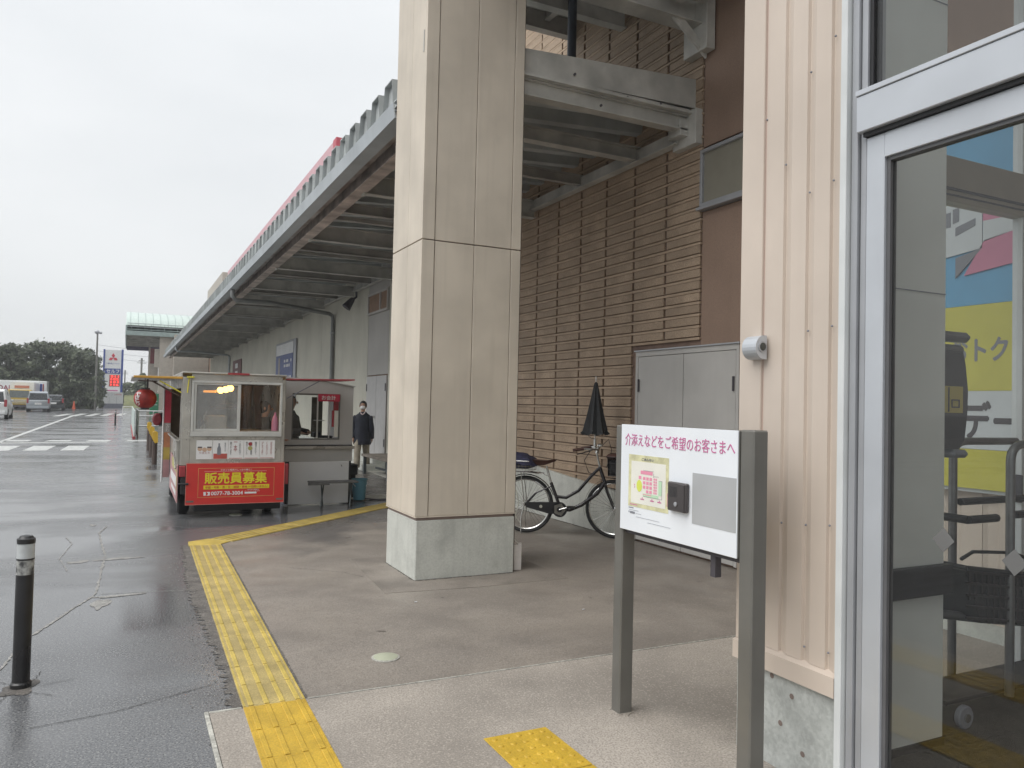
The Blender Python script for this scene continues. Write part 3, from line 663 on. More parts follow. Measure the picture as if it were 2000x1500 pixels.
# end fascia at Y=6.3
a = MB(); a.prism([(2.2, 4.53), (5.16, 4.60), (5.16, 4.90), (2.2, 4.72)], 'y', 6.285, 6.305); obj('end_fascia', a, M_STEEL, can)
a = MB(); a.box(2.3, 5.16, 6.24, 6.32, 4.515, 4.532); a.box(2.3, 5.16, 6.262, 6.285, 4.533, 4.56); obj('fascia_ledge', a, M_STEEL, can)
a = MB(); a.box(2.4, 5.10, 6.30, 6.42, 4.36, 4.375); a.box(2.4, 5.10, 6.33, 6.345, 4.376, 4.512); a.box(2.4, 5.10, 6.30, 6.42, 4.498, 4.513); obj('end_beam', a, M_STEEL, can)
a = MB(); a.box(5.08, 5.17, 6.18, 6.55, 4.2, 4.56, .005); a.box(4.98, 5.08, 6.30, 6.50, 4.30, 4.47, .004); obj('wall_bracket', a, M_STEEL, can)
a = MB()
for x, z in ((3.7, 4.64), (4.3, 4.54), (4.7, 4.55), (4.0, 4.40), (2.95, 4.66)): a.lathe([(0.012, 0), (0.012, -.02)], (x, 6.28, z), 8, 'y')
obj('bolt', a, M_INK, can)
a = MB(); a.tube([(3.0, 9.0, 4.40), (3.2, 9.1, 4.30), (3.45, 9.2, 4.28), (3.5, 9.2, 4.25)], 0.012, 6); a.lathe([(0.04, 4.2), (0.05, 4.26)], (3.5, 9.2, 0), 10); obj('loose_cable', a, M_INK, can)

# =================================================================== ENTRANCE CANOPY (upper)
up = thing('entrance_canopy', 'high dark steel entrance canopy at the top carried by the big column', 'canopy', (3.6, 6, 5.3))
a = MB(); a.box(2.15, 5.15, 2.7, 8.8, 6.62, 6.72); obj('roof_deck', a, M_STEELD, up)
a = MB(); a.box(2.05, 2.15, 2.7, 8.8, 6.25, 6.85, .01); obj('edge_flashing', a, M_STEELD, up)
def hbeam(p0, p1, wd, h, name, m):
    p0, p1 = Vector(p0), Vector(p1); d = (p1-p0); L_ = d.length; q = d.to_track_quat('X', 'Z').to_matrix().to_4x4(); M = Matrix.Translation(p0) @ q
    a = MB(M); t = .014; a.box(0, L_, -wd/2, wd/2, 0, t); a.box(0, L_, -wd/2, wd/2, h-t, h); a.box(0, L_, -t/2, t/2, t, h-t); return obj(name, a, m, up)
hbeam((2.6, 6.18, 5.37), (5.12, 6.18, 5.37), 0.22, 0.34, 'main_beam', M_STEEL)
hbeam((3.16, 6.7, 5.72), (5.15, 6.7, 5.72), 0.12, 0.2, 'cross_beam', M_STEELD)
hbeam((3.14, 7.6, 5.98), (5.15, 7.6, 5.98), 0.12, 0.2, 'cross_beam', M_STEEL)
hbeam((3.14, 8.75, 6.34), (5.15, 8.75, 6.34), 0.12, 0.26, 'cross_beam', M_STEELD)
for x in (3.5, 4.1, 4.7): hbeam((x, 2.8, 6.46), (x, 8.7, 6.46), 0.08, 0.15, 'purlin', M_STEELD)
a = MB(); a.prism([(3.43, 5.48), (3.49, 5.46), (3.62, 5.74), (3.55, 5.75)], 'y', 6.5, 6.54); obj('knee_brace', a, M_STEEL, up)
a = MB(); a.prism([(3.36, 5.50), (3.47, 5.47), (3.46, 5.60), (3.40, 5.72), (3.33, 5.72)], 'y', 6.45, 6.462); obj('gusset_plate', a, M_STEEL, up)
a = MB(); a.prism([(4.7, 5.38), (5.14, 5.05), (5.14, 5.14), (4.85, 5.38)], 'y', 6.1, 6.13); obj('gusset_plate', a, M_STEEL, up)
a = MB(); a.box(5.05, 5.16, 6.0, 6.36, 5.1, 5.75, .006); obj('wall_plate', a, M_STEEL, up)
a = MB(); a.box(4.55, 5.05, 5.9, 6.06, 5.56, 5.62); a.box(4.7, 4.78, 4.0, 6.06, 5.50, 5.60); obj('stiffener', a, M_STEEL, up)
a = MB(); a.tube([(4.35, 7.45, 4.8), (4.35, 7.45, 6.5)], 0.05, 12); obj('roof_post', a, mat('dark_blue_steel', (0.06, 0.07, 0.09), .5, var=.1), up, True)

# =================================================================== BIG COLUMN
col = thing('column', 'big beige clad column with grooved panels on a grey concrete base', 'column', (2.67, 6.63, 0))
CX0, CX1, CY0, CY1 = 2.205, 3.145, 6.225, 7.03
a = MB(); a.box(CX0+.022, CX1-.02, CY0+.022, CY1-.02, 0.54, 6.34); obj('core', a, M_CLADG, col)
a = MB(); a.box(CX0+.012, CX1+.002, CY0+.004, CY1, 0, 0.505, .008); obj('concrete_base', a, M_CONC, col)
a = MB(); a.box(CX0+.016, CX1-.01, CY0+.014, CY1-.01, 0.505, 0.53); obj('base_flashing', a, mat('flashing_brown', (.26, .20, .175), .6, var=.08), col)
a = MB(); a.box(CX0-.002, CX1+.004, CY0-.004, CY1+.002, 0.53, 0.538, .001); obj('drip_edge', a, M_CLAD, col)
for (z0, z1) in ((0.54, 2.890), (2.900, 6.34)):
    for (x0, x1) in ((CX0, 2.318), (2.326, 2.688), (2.694, 3.048), (3.054, CX1)):
        yo = 0.006 if x0 == 2.326 else (0.003 if x0 == 2.694 else 0)
        a = MB(); a.box(x0, x1, CY0+yo, CY0+.03, z0, z1, .0025); obj('cladding_panel', a, M_CLAD, col)
    for (y0, y1) in ((CY0+.032, 6.60), (6.606, CY1)):
        a = MB(); a.box(CX0, CX0+.024, y0, y1, z0, z1, .0025); obj('cladding_panel', a, M_CLAD, col)
    a = MB(); a.box(CX0+.026, CX1, CY1-.02, CY1, z0, z1); a.box(CX1-.024, CX1, CY0+.032, CY1-.022, z0, z1); obj('cladding_panel', a, M_CLAD, col)
# dark conduit beside column and tag board
cp = thing('conduit', 'thin dark vertical conduit on the right rear edge of the column', 'pipe', (3.17, 6.27, 0))
a = MB(); a.box(3.152, 3.172, 6.27, 6.30, 0.0, 5.6, .002); obj('pipe', a, mat('conduit_brown', (.10, .085, .075), .5, var=.1), cp)
tg = thing('tag_board', 'small white board with red marks leaning at the foot of the column', 'sign board', (3.22, 6.33, 0))
a = MB(); a.box(3.18, 3.262, 6.30, 6.315, 0.005, 0.235, .003); a.box(3.236, 3.272, 6.322, 6.335, 0.0, 0.245, .003); obj('board', a, mat('dirty_white', (.78, .74, .71), .6, var=.1), tg)
a = MB()
for z in (.05, .08, .115, .16, .19, .21): a.box(3.248, 3.254, 6.318, 6.3215, z, z+.016)
obj('red_marks', a, M_PINKT, tg)
a = MB(); a.tube([(3.165, 6.29, 0.30), (3.2, 6.30, 0.27), (3.235, 6.31, 0.24)], 0.003, 6); obj('string', a, M_PAPER, tg)

# =================================================================== VESTIBULE (right)
ves = thing('entrance_vestibule', 'aluminium and glass entrance vestibule with a beige ribbed wall end at right', 'entrance', (3.0, 2.3, 0))
XW = 2.492
a = MB(); a.box(XW+.014, 3.36, 2.305, 2.66, 0.0, 6.3); obj('wall', a, M_INT, ves)
a = MB(); a.box(XW-.006, XW+.013, 2.105, 2.68, 0, 0.47, .003); a.box(XW+.013, 3.38, 2.655, 2.68, 0, .47); obj('concrete_base', a, mat('pale_concrete', (0.47, 0.49, 0.47), 0.75, var=0.10, vscale=6, bump=0.15, bscale=50, dirt=0.35, dscale=11), ves)
a = MB()
for (y, z) in ((2.36, .33), (2.30, .12), (2.47, .38), (2.42, .2), (2.55, .1)):
    a.lathe([(0.012, -.0075), (0.009, -.0065)], (XW, y, z), 9, 'x')
obj('concrete_pit', a, M_CLADG, ves, kind='stuff')
a = MB(); a.box(XW+.0135, XW+.016, 2.135, 2.30, .47, 6.3); a.box(XW+.014, 3.385, 2.661, 2.682, .47, 6.3); obj('wall_backing', a, M_SID, ves)
# ribbed siding: profile in (x,y)
a = MB(); X = XW-.004
pts = [(X, 2.545)]
for gy in (2.435, 2.312, 2.191):
    pts += [(X, gy+.007), (X+.013, gy+.003), (X+.013, gy-.004), (X+.003, gy-.030)]
    pts += [(X, gy-.036)]
pts += [(X, 2.133), (X+.018, 2.133), (X+.018, 2.545)]
a.prism(pts, 'z', 0.49, 6.3); obj('ribbed_siding', a, M_SID, ves)
a = MB(); a.box(XW-.016, XW+.012, 2.552, 2.683, 0.485, 6.3, .003); obj('corner_trim', a, M_SID, ves)
a = MB(); a.box(XW-.004, XW+.01, 2.545, 2.552, 0.487, 6.3); obj('trim_joint', a, M_SIDG, ves)
a = MB(); a.prism([(XW-.03, .402), (XW-.027, .402), (XW-.027, .475), (XW+.01, .489), (XW+.01, .493), (XW-.03, .479)], 'y', 2.132, 2.685); obj('base_flashing', a, M_SID, ves)
a = MB()
for (y, z) in ((2.300, 2.90), (2.178, 3.0), (2.543, 2.78), (2.300, 1.83), (2.18, 1.84), (2.30, 1.04), (2.18, 1.055), (2.43, 1.03), (2.30, 0.55), (2.18, 0.56), (2.43, 2.55), (2.30, 2.4), (2.18, 2.42)):
    a.lathe([(0.0045, 0), (0.0045, -.004), (0.002, -.006)], (XW-.003, y, z), 8, 'x')
obj('screw', a, M_GINK, ves)
# frame
def vbox(n, y0, y1, z0, z1, x0, x1, m, ch=.002, p=None):
    a = MB(); a.box(x0, x1, y0, y1, z0, z1, ch); return obj(n, a, m, p or ves)
vbox('jamb', 2.100, 2.130, 0, 6.3, 2.462, 2.60, M_ALUW)
vbox('jamb', 2.066, 2.094, 0, 6.3, 2.484, 2.60, M_ALUG)
vbox('jamb', 2.036, 2.062, 0, 6.3, 2.498, 2.60, M_ALUG)
a = MB(); a.box(2.505, 2.59, 2.0, 2.13, 0, 2.54); obj('jamb_core', a, M_RUB, ves)
vbox('transom', -3, 2.050, 2.562, 2.700, 2.455, 2.62, M_ALU, .003); vbox('transom_cap', -3, 2.052, 2.7012, 2.722, 2.450, 2.62, M_ALU, .002)
vbox('transom_seal', -3, 2.034, 2.546, 2.5615, 2.475, 2.60, M_RUB, 0)
def leaf(y1, y0, label=None):
    d = MB(); d.box(2.492, 2.545, y1-.078, y1, 0.01, 2.545, .003); d.box(2.492, 2.545, y0, y0+.078, 0.01, 2.545, .003)
    d.box(2.492, 2.545, y0+.078, y1-.078, 2.452, 2.545, .002); d.box(2.492, 2.545, y0+.078, y1-.078, 0.01, 0.13, .002)
    o = obj('glass_door', d, M_ALU, ves)
    s = MB(); s.box(2.506, 2.54, y1-.094, y1-.078, .13, 2.452); s.box(2.503, 2.54, y0+.078, y0+.094, .13, 2.452); s.box(2.503, 2.54, y0+.094, y1-.094, 2.438, 2.452); s.box(2.503, 2.54, y0+.094, y1-.094, .13, .144); obj('gasket', s, mat('grey_gasket', (.11, .11, .115), .5, var=.05), o)
    p = MB(); p.box(2.520, 2.526, y0+.094, y1-.094, .144, 2.438); obj('pane', p, G_DOOR, o)
    return o
d1 = leaf(2.032, 0.95); leaf(0.94, -0.2); leaf(-0.21, -1.35)
for yc, zc in ((1.728, 1.072), (1.49, 1.040)):
    a = MB(); s_ = .042; a.prism([(yc-s_*.95, zc), (yc, zc+s_), (yc+s_*.95, zc), (yc, zc-s_)], 'x', 2.5165, 2.519); obj('warning_sticker', a, mat('frosted_sticker', (0.15, 0.15, 0.148), .8, var=.04), d1)
a = MB(); a.box(2.52, 2.526, -3, 2.02, 2.722, 4.6); obj('transom_pane', a, G_DOOR, ves)
vbox('top_gasket', 2.02, 2.036, 2.722, 4.6, 2.51, 2.56, M_RUB, 0)
vbox('head', -3, 2.05, 4.6, 4.8, 2.46, 2.6, M_ALU)
# inside
a = MB(); a.box(2.9, 3.362, 2.296, 2.303, 0.0, 0.045); obj('skirting', a, M_RUB, ves)
a = MB(); a.box(2.60, 3.37, 2.262, 2.303, 0.695, 0.825, .004); obj('bumper_rail', a, M_RUB, ves)
a = MB(); a.box(2.60, 3.362, 2.3015, 2.3045, 2.05, 2.054); a.box(3.0, 3.362, 2.3015, 2.3045, 3.4, 3.404); obj('panel_joint', a, M_GINK, ves)
a = MB(); a.box(2.6, 5.18, -3, 2.66, -0.002, 0.0085); obj('floor_mat', a, M_MATF, ves)
a = MB(); a.box(2.6, 5.18, -3, 2.65, 4.6, 4.75); obj('ceiling', a, M_INT, ves)
a = MB(); a.box(2.6, 5.2, -3.1, -3.0, 0, 4.7); obj('end_wall', a, M_INT, ves)
# far glass wall at Y 2.75
a = MB(); a.box(3.386, 5.18, 2.72, 2.80, 2.67, 2.92, .004); obj('header', a, mat('bronze_header', (0.37, 0.33, 0.27), .45, var=.04), ves)
a = MB(); a.box(3.386, 5.18, 2.715, 2.719, 2.73, 2.745); a.box(3.386, 5.18, 2.715, 2.719, 2.70, 2.708); obj('header_groove', a, M_INK, ves)
a = MB(); a.box(3.386, 5.18, 2.735, 2.745, 0.009, 0.020); a.box(3.386, 5.18, 2.775, 2.785, 0.009, 0.020); obj('door_track', a, M_ALUW, ves)
a = MB(); a.box(4.675, 4.735, 2.73, 2.79, 0.02, 2.67, .003); a.box(4.675, 4.735, 2.73, 2.79, 2.92, 4.6, .003); obj('mullion', a, M_ALUW, ves)
a = MB(); a.box(4.66, 4.674, 2.72, 2.76, 1.0, 1.16, .004); obj('push_plate', a, M_INK, ves)
a = MB(); a.box(3.386, 4.674, 2.757, 2.763, 0.03, 2.67); a.box(4.736, 5.18, 2.757, 2.763, 0.03, 2.67); a.box(3.386, 4.674, 2.757, 2.763, 2.92, 4.6); obj('pane', a, G_CLEAR, ves)
# beige siding behind poster on the main wall
for k in range(5):
    y0 = 2.75+k*.53; siding(bld, y0, y0+.526, 0.12, 3.9, 5.18, M_SID, 0.25, 'siding_panel')
a = MB(); a.box(5.15, 5.21, 2.7, 5.39, 0, .118); obj('concrete_base', a, M_CONC, bld)
# poster (seen through the glass)
po = thing('wall_poster', 'big blue and yellow poster on the beige wall seen through the glass door', 'poster', (5.1, 3.4, 1.0))
def pbox(n, y0, y1, z0, z1, m, x=5.10): a = MB(); a.box(x, x+.012, y0, y1, z0, z1); return obj(n, a, m, po)
pbox('backing', 2.99, 4.6, .985, 3.505, M_PWHT, 5.12)
pbox('blue_field', 3.02, 4.56, 2.245, 3.46, M_PSKY); pbox('yellow_field', 3.02, 4.56, 1.665, 2.243, M_PYEL); pbox('white_field', 3.02, 4.56, 1.275, 1.663, M_PWHT); pbox('yellow_field', 3.02, 4.56, 1.01, 1.273, M_PYEL)
def ppoly(n, pts, m, x): a = MB(); a.prism(pts, 'x', x, x+.008); return obj(n, a, m, po)
ppoly('block_letter', [(4.2, 3.0), (3.235, 3.02), (3.235, 2.62), (4.2, 2.52)], M_PWHT, 5.088)
ppoly('block_letter_side', [(3.42, 2.58), (3.235, 2.62), (3.42, 2.44)], M_GINK, 5.087)
ppoly('pink_block', [(3.23, 2.99), (3.03, 2.99), (3.03, 2.80), (3.23, 2.80)], M_PPNK, 5.088)
ppoly('pink_block', [(3.36, 2.45), (3.22, 2.67), (3.03, 2.70), (3.03, 2.49)], M_PPNK, 5.088)
ppoly('pale_block', [(3.23, 2.80), (3.03, 2.80), (3.03, 2.70), (3.23, 2.66)], M_PWHT, 5.088)
ppoly('letter_opening', [(3.50, 2.90), (3.455, 2.905), (3.455, 2.80), (3.50, 2.80)], M_GINK, 5.085)
ppoly('letter_opening', [(3.44, 2.92), (3.395, 2.925), (3.395, 2.83), (3.44, 2.82)], M_GINK, 5.085)
ppoly('letter_opening', [(3.42, 2.79), (3.28, 2.83), (3.28, 2.78), (3.42, 2.73)], M_GINK, 5.085)
text('lettering', 'おトク', 3.46, 3.065, 1.86, 2.02, 5.0995, '-x', M_GINK, po, 0.03)
text('lettering', 'デー', 3.37, 2.98, 1.34, 1.60, 5.0995, '-x', M_INK, po, 0.03)
# sensor on beige wall
sn = thing('door_intercom_sensor', 'small silver half round key box with a dark lens on the beige wall', 'sensor', (2.47, 2.57, 1.77))
a = MB(); pts = [(2.475, 1.722), (2.475, 1.825)]
for k in range(13):
    t = PI/2+PI*k/12; pts.append((2.462+0.050*math.cos(t), 1.7735+0.052*math.sin(t)))
a.prism(pts, 'y', 2.515, 2.600); obj('housing', a, M_ALU, sn)
a = MB(); a.lathe([(0.024, 2.5148), (0.024, 2.510), (0.018, 2.509), (0.018, 2.5135)], (2.448, 0, 1.775), 20, 'y'); obj('lens_ring', a, M_ALUG, sn, True)
a = MB(); a.lathe([(0.0178, 2.5147), (0.0178, 2.5115), (0.008, 2.5075)], (2.448, 0, 1.775), 20, 'y'); obj('lens', a, mat('lens_dark', (0.05, 0.055, 0.05), 0.15, var=.1), sn, True)

# ---- shopping cart behind the glass
def arc(p, q, c, n=6):
    return [tuple(Vector(p).lerp(Vector(c), t).lerp(Vector(c).lerp(Vector(q), t), t)) for t in [i/n for i in range(n+1)]]
ct = thing('shopping_cart', 'grey tube shopping cart with a black basket seen through the glass door', 'shopping cart', (4.0, 2.5, 0))
a = MB()
for y in (2.36, 2.66):
    a.tube([(3.95, y, .12), (3.95, y, 1.27)]+arc((3.95, y, 1.27), (4.06, y, 1.36), (3.95, y, 1.36))+[(4.5, y, 1.36)], 0.021, 10)
a.tube([(3.56, 2.5, .53), (3.8, 2.42, .50), (4.4, 2.36, .42), (4.9, 2.36, .36)], 0.022, 10)
a.tube([(3.56, 2.5, .53), (3.8, 2.62, .50), (4.4, 2.66, .42), (4.9, 2.66, .36)], 0.022, 10)
a.tube([(4.33, 2.4, .42), (4.36, 2.4, .2), (4.5, 2.4, .12), (4.9, 2.4, .12)], 0.018, 8)
obj('frame', a, M_CART, ct, True)
a = MB(); a.tube([(3.62, 2.36, 1.0), (3.84, 2.36, 1.0)], 0.02, 8); a.tube([(3.62, 2.36, 1.0), (3.62, 2.64, 1.0)], 0.02, 8); a.tube([(3.98, 2.36, 1.01), (4.6, 2.36, 1.01)], 0.02, 8); a.tube([(3.98, 2.64, 1.04), (4.6, 2.64, 1.04)], 0.02, 8); obj('handle', a, M_RUB, ct, True)
a = MB(); a.prism([(3.60, .76), (4.85, .58), (4.85, .36), (3.72, .50)], 'y', 2.36, 2.362); a.prism([(3.60, .76), (4.85, .58), (4.85, .36), (3.72, .50)], 'y', 2.64, 2.642); a.prism([(3.60, .76), (3.72, .50), (3.73, .50), (3.61, .76)], 'y', 2.362, 2.64); a.prism([(3.72, .50), (4.85, .36), (4.85, .366), (3.72, .506)], 'y', 2.362, 2.64)
obj('basket_shell', a, M_RUB, ct)
a = MB()
for k in range(26):
    x = 3.62+k*.047; zt_ = .765-(x-3.6)*.144; zb = .50-(x-3.72)*.124 if x > 3.72 else .62; a.box(x, x+.012, 2.353, 2.359, zb, zt_)
for k in range(5):
    dz = k*.055; a.prism([(3.60, .765-dz), (4.85, .585-dz), (4.85, .573-dz), (3.60, .753-dz)], 'y', 2.351, 2.3585)
obj('basket_ribs', a, M_BLK, ct)
a = MB(); a.tube([(3.60, 2.35, .775), (4.85, 2.35, .60)], .012, 8); a.tube([(3.60, 2.35, .775), (3.60, 2.65, .775)], .012, 8); a.tube([(3.66, 2.42, .80), (3.75, 2.42, .83), (4.1, 2.44, .80), (4.25, 2.46, .76)], .009, 6); a.tube([(4.15, 2.4, .82), (4.4, 2.4, .82), (4.6, 2.42, .78)], .009, 6); obj('basket_rim', a, M_RUB, ct, True)
a = MB(); a.box(3.5, 4.9, 2.38, 2.62, .13, .15, .004); obj('lower_shelf', a, M_RUB, ct)
for x in (3.62, 4.6):
    a = MB(); a.lathe([(.05, 2.36), (.055, 2.365), (.055, 2.385), (.05, 2.39)], (x, 0, .064), 16, 'y'); wh = obj('wheel', a, M_GINK, ct, True)
    a = MB(); a.lathe([(.02, 2.352), (.02, 2.395)], (x, 0, .064), 12, 'y'); obj('hub', a, M_CHR, wh, True)
cs = thing('child_seat', 'dark moulded child seat with a yellow warning label behind the grey wall end', 'child seat', (3.7, 2.5, 1.3))
a = MB(); a.prism([(3.5, 1.84), (3.69, 1.83), (3.715, 1.75), (3.735, 1.62), (3.73, 1.50), (3.71, 1.38), (3.67, 1.335), (3.5, 1.33)], 'y', 2.44, 2.50); obj('shell', a, mat('seat_grey', (.06, .062, .07), .4, var=.15), cs)
a = MB(); a.box(3.5, 3.755, 2.43, 2.50, 1.86, 1.91, .02); a.box(3.5, 3.70, 2.43, 2.50, 1.80, 1.845, .015); obj('top_bar', a, mat('seat_bar', (.14, .14, .145), .4, var=.1), cs)
a = MB(); a.box(3.60, 3.72, 2.42, 2.5, 1.29, 1.33, .015); obj('foot_bar', a, M_GINK, cs)
a = MB(); a.box(3.50, 3.69, 2.436, 2.4395, 1.51, 1.64); obj('warning_label', a, mat('label_yellow', (.50, .42, .12), .5, var=.05), cs)
a = MB(); a.box(3.575, 3.582, 2.432, 2.4355, 1.515, 1.635); a.box(3.60, 3.66, 2.432, 2.4355, 1.535, 1.541); a.box(3.60, 3.66, 2.432, 2.4355, 1.570, 1.576); a.box(3.60, 3.606, 2.432, 2.4355, 1.541, 1.570); a.box(3.654, 3.66, 2.432, 2.4355, 1.541, 1.570); obj('label_print', a, M_INK, cs)

# =================================================================== SIGN
sg = thing('assistance_sign', 'white assistance sign with map and intercom on two dark grey posts', 'sign', (2.24, 2.75, 0))
SX = 2.19
def post(y0, y1, nm='post', h=1.425):
    a = MB(); a.box(SX, SX+.078, y0, y1, 0.0, h, .006); return obj(nm, a, M_GPOST, sg)
post(3.165, 3.235, h=1.412); post(2.287, 2.362, h=1.422)
for y0, y1 in ((3.13, 3.26), (2.26, 2.39)):
    a = MB(); a.prism([(SX+.039+(.055+random.uniform(-.012,.012))*math.cos(2*PI*k/18), (y0+y1)/2+(.055+random.uniform(-.012,.012))*math.sin(2*PI*k/18)) for k in range(18)], 'z', 0.004, 0.0125); obj('base_mortar', a, M_SLAB, sg)
a = MB(); a.box(SX-.004, SX+.072, 2.363, 3.166, 0.912, 1.418, .003); obj('panel_box', a, M_GPOST, sg)
a = MB(); a.box(SX-.010, SX-.0045, 2.3635, 3.172, 0.912, 1.418, .001); obj('face_plate', a, M_WHT, sg)
a = MB(); a.box(SX+.02, SX+.06, 2.363, 3.166, 0.89, 0.908); obj('under_rail', a, M_INK, sg)
a = MB(); a.box(SX+.03, SX+.062, 2.53, 2.56, .80, .89); obj('cable_box', a, M_INK, sg)
PX = SX-.010
text('lettering', '介添えなどをご希望のお客さまへ', 3.137, 2.378, 1.318, 1.376, PX-.0005, '-x', M_PINKT, sg, 0.0)
def sbox(n, ya, yb, za, zb, m, d=0.001, d0=0.0002, p=None, ch=0):
    a = MB(); a.box(PX-d, PX-d0, min(ya, yb), max(ya, yb), za, zb, ch); return obj(n, a, m, p or sg)
sbox('map_border', 3.104, 2.797, 1.030, 1.277, M_CREAMP, .0012)
mp_ = sbox('map_sheet', 3.082, 2.817, 1.048, 1.247, M_PAPER, .002, .0013)
text('lettering', 'ごあんない', 3.0, 2.905, 1.253, 1.266, PX-.0014, '-x', M_GINK, sg)
D0, D1 = PX-.003, PX-.0022
pk = MB()
for r in range(3):
    for k in range(3):
        yy = 2.986-.025*k; zz = 1.178-.020*r; pk.box(D0, D1, yy-.018, yy, zz-.014, zz)
for k in range(2): pk.box(D0, D1, 2.961-.025*k-.018, 2.961-.025*k, 1.104, 1.118)
for r in range(6):
    for k in range(2): yy = 2.905-.014*k; zz = 1.178-.0125*r; pk.box(D0, D1, yy-.010, yy, zz-.009, zz)
pk.box(D0, D1, 2.913, 3.005, 1.190, 1.206); pk.box(D0, D1, 3.0, 3.02, 1.165, 1.180); pk.box(D0, D1, 2.92, 2.985, 1.094, 1.098)
obj('map_rooms', pk, M_PINK, mp_, kind='stuff')
a = MB(); a.prism([(3.015+.022*math.cos(2*PI*k/14), 1.133+.028*math.sin(2*PI*k/14)) for k in range(14)], 'x', D0, D1); obj('map_parking', a, M_LIME, mp_)
a = MB(); a.box(D0+.0002, D1, 2.845, 2.868, 1.103, 1.168); a.box(D0+.0002, D1, 2.868, 2.985, 1.088, 1.101); obj('map_garden', a, M_MINT, mp_)
a = MB()
for (ya, yb, z) in ((2.985, 2.905, 1.2075), (2.905, 2.868, 1.186), (2.868, 2.843, 1.169), (2.985, 2.843, 1.0865)): a.box(D0-.0001, D1, yb, ya, z, z+.001)
a.box(D0-.0001, D1, 2.9045, 2.9055, 1.18, 1.2); a.box(D0-.0001, D1, 2.842, 2.843, 1.087, 1.17); obj('map_outline', a, M_GINK, mp_)
a = MB()
for y in (2.99, 2.915, 2.86): a.box(D0, D1, y-.014, y+.014, 1.070, 1.075); a.prism([(y-.004, 1.077), (y+.004, 1.077), (y, 1.083)], 'x', D0, D1)
a.prism([(3.055, 1.139), (3.055, 1.132), (3.048, 1.1355)], 'x', D0, D1); a.box(D0, D1, 3.05, 3.053, 1.12, 1.13); obj('map_arrows', a, M_PINKT, mp_, kind='stuff')
a = MB()
for (ya, yb, z, h) in ((3.10, 3.06, 1.021, .004), (3.095, 3.02, 1.012, .0012), (3.10, 3.094, .999, .007), (3.088, 3.05, .996, .010), (3.045, 3.0, .999, .0012), (3.04, 2.86, .984, .001), (2.95, 2.78, .968, .001)):
    a.box(PX-.0012, PX-.0002, yb, ya, z, z+h)
obj('small_print', a, M_GINK, sg, kind='stuff')
for q in ((2.803, 2.806, 1.06, 1.12), (3.03, 3.09, 1.038, 1.042)): a = MB(); a.box(PX-.0016, PX-.00125, *q); obj('red_print', a, M_PINKT, sg)
ic = MB(); ic.box(PX-.024, PX-.0003, 2.652, 2.777, 1.052, 1.178, .005); io = obj('intercom', ic, M_INTC, sg)
a = MB(); a.box(PX-.030, PX-.0242, 2.656, 2.697, 1.056, 1.174, .003); obj('intercom_cover', a, M_INTC, io)
a = MB(); a.lathe([(0.010, PX-.0242), (0.010, PX-.0285), (.006, PX-.0295)], (0, 2.715, 1.084), 16, 'x'); obj('call_button', a, M_ALUG, io, True)
a = MB()
for k in range(9): a.box(PX-.0248, PX-.0241, 2.71, 2.76, 1.115+k*.005, 1.117+k*.005)
obj('speaker_slots', a, M_RUB, io, kind='stuff')
sbox('blank_panel', 2.634, 2.368, 1.012, 1.228, M_GPAN, .0015, .0002)

# =================================================================== BOLLARDS
def bollard(x, y, label, h=0.775, r=0.0405):
    b = thing('bollard', label, 'bollard', (x, y, 0), group='black flexible bollards')
    a = MB(); a.lathe([(r+.008, 0), (r+.008, .022), (r, .030), (r, h-.20), (r-.001, h-.199)], (x, y, 0), 28); obj('post', a, M_BLK, b, True)
    a = MB(); a.lathe([(r-.0005, h-.20), (r-.0005, h-.125)], (x, y, 0), 28); obj('reflective_band', a, mat('worn_reflector', (0.42, 0.42, 0.40), .5, var=.5, vscale=30, col2=(.06, .06, .06)), b, True, label='worn reflective band')
    a = MB(); a.lathe([(r+.001, h-.125), (r+.001, h-.117)], (x, y, 0), 28); obj('ring', a, M_BLK, b, True)
    a = MB(); a.lathe([(r-.0005, h-.117), (r-.0005, h-.042)], (x, y, 0), 28); obj('reflective_band', a, mat('reflector', (0.55, 0.57, 0.57), .4, var=.1, vscale=20), b, True)
    a = MB(); a.lathe([(r+.0015, h-.042), (r+.0015, h-.018), (r-.006, h-.014), (r-.012, h-.004), (.012, h), (.002, h+.001)], (x, y, 0), 28); obj('cap', a, M_BLK, b, True)
    return b
bollard(-0.437, 4.70, 'black bollard with two white bands at the left edge of the picture')
bollard(-0.47, 45.0, 'small distant black bollard on the wet road beyond the yellow posts')
for k, (y, h) in enumerate(((19.0, .74), (21.27, .76), (23.9, .80))):
    x = 0.60
    b = thing('guard_post', ['nearest brown guard post with yellow top beside the road', 'middle brown guard post with yellow top beside the road', 'farthest brown guard post with yellow top beside the road'][k], 'guard post', (x, y, 0), group='brown posts with yellow tops')
    a = MB(); a.tube([(x, y, 0), (x, y, h-.22)], 0.055, 16); obj('post', a, mat('brown_post', (.085, .06, .05), .45, var=.15), b, True)
    a = MB(); a.prism([(x-.062, h-.16), (x-.05, h-.02), (x-.02, h), (x+.02, h), (x+.055, h-.03), (x+.062, h-.25), (x, h-.27)], 'y', y-.058, y+.058); obj('yellow_sleeve', a, mat('post_yellow', (.72, .45, .05), .4, var=.1), b)

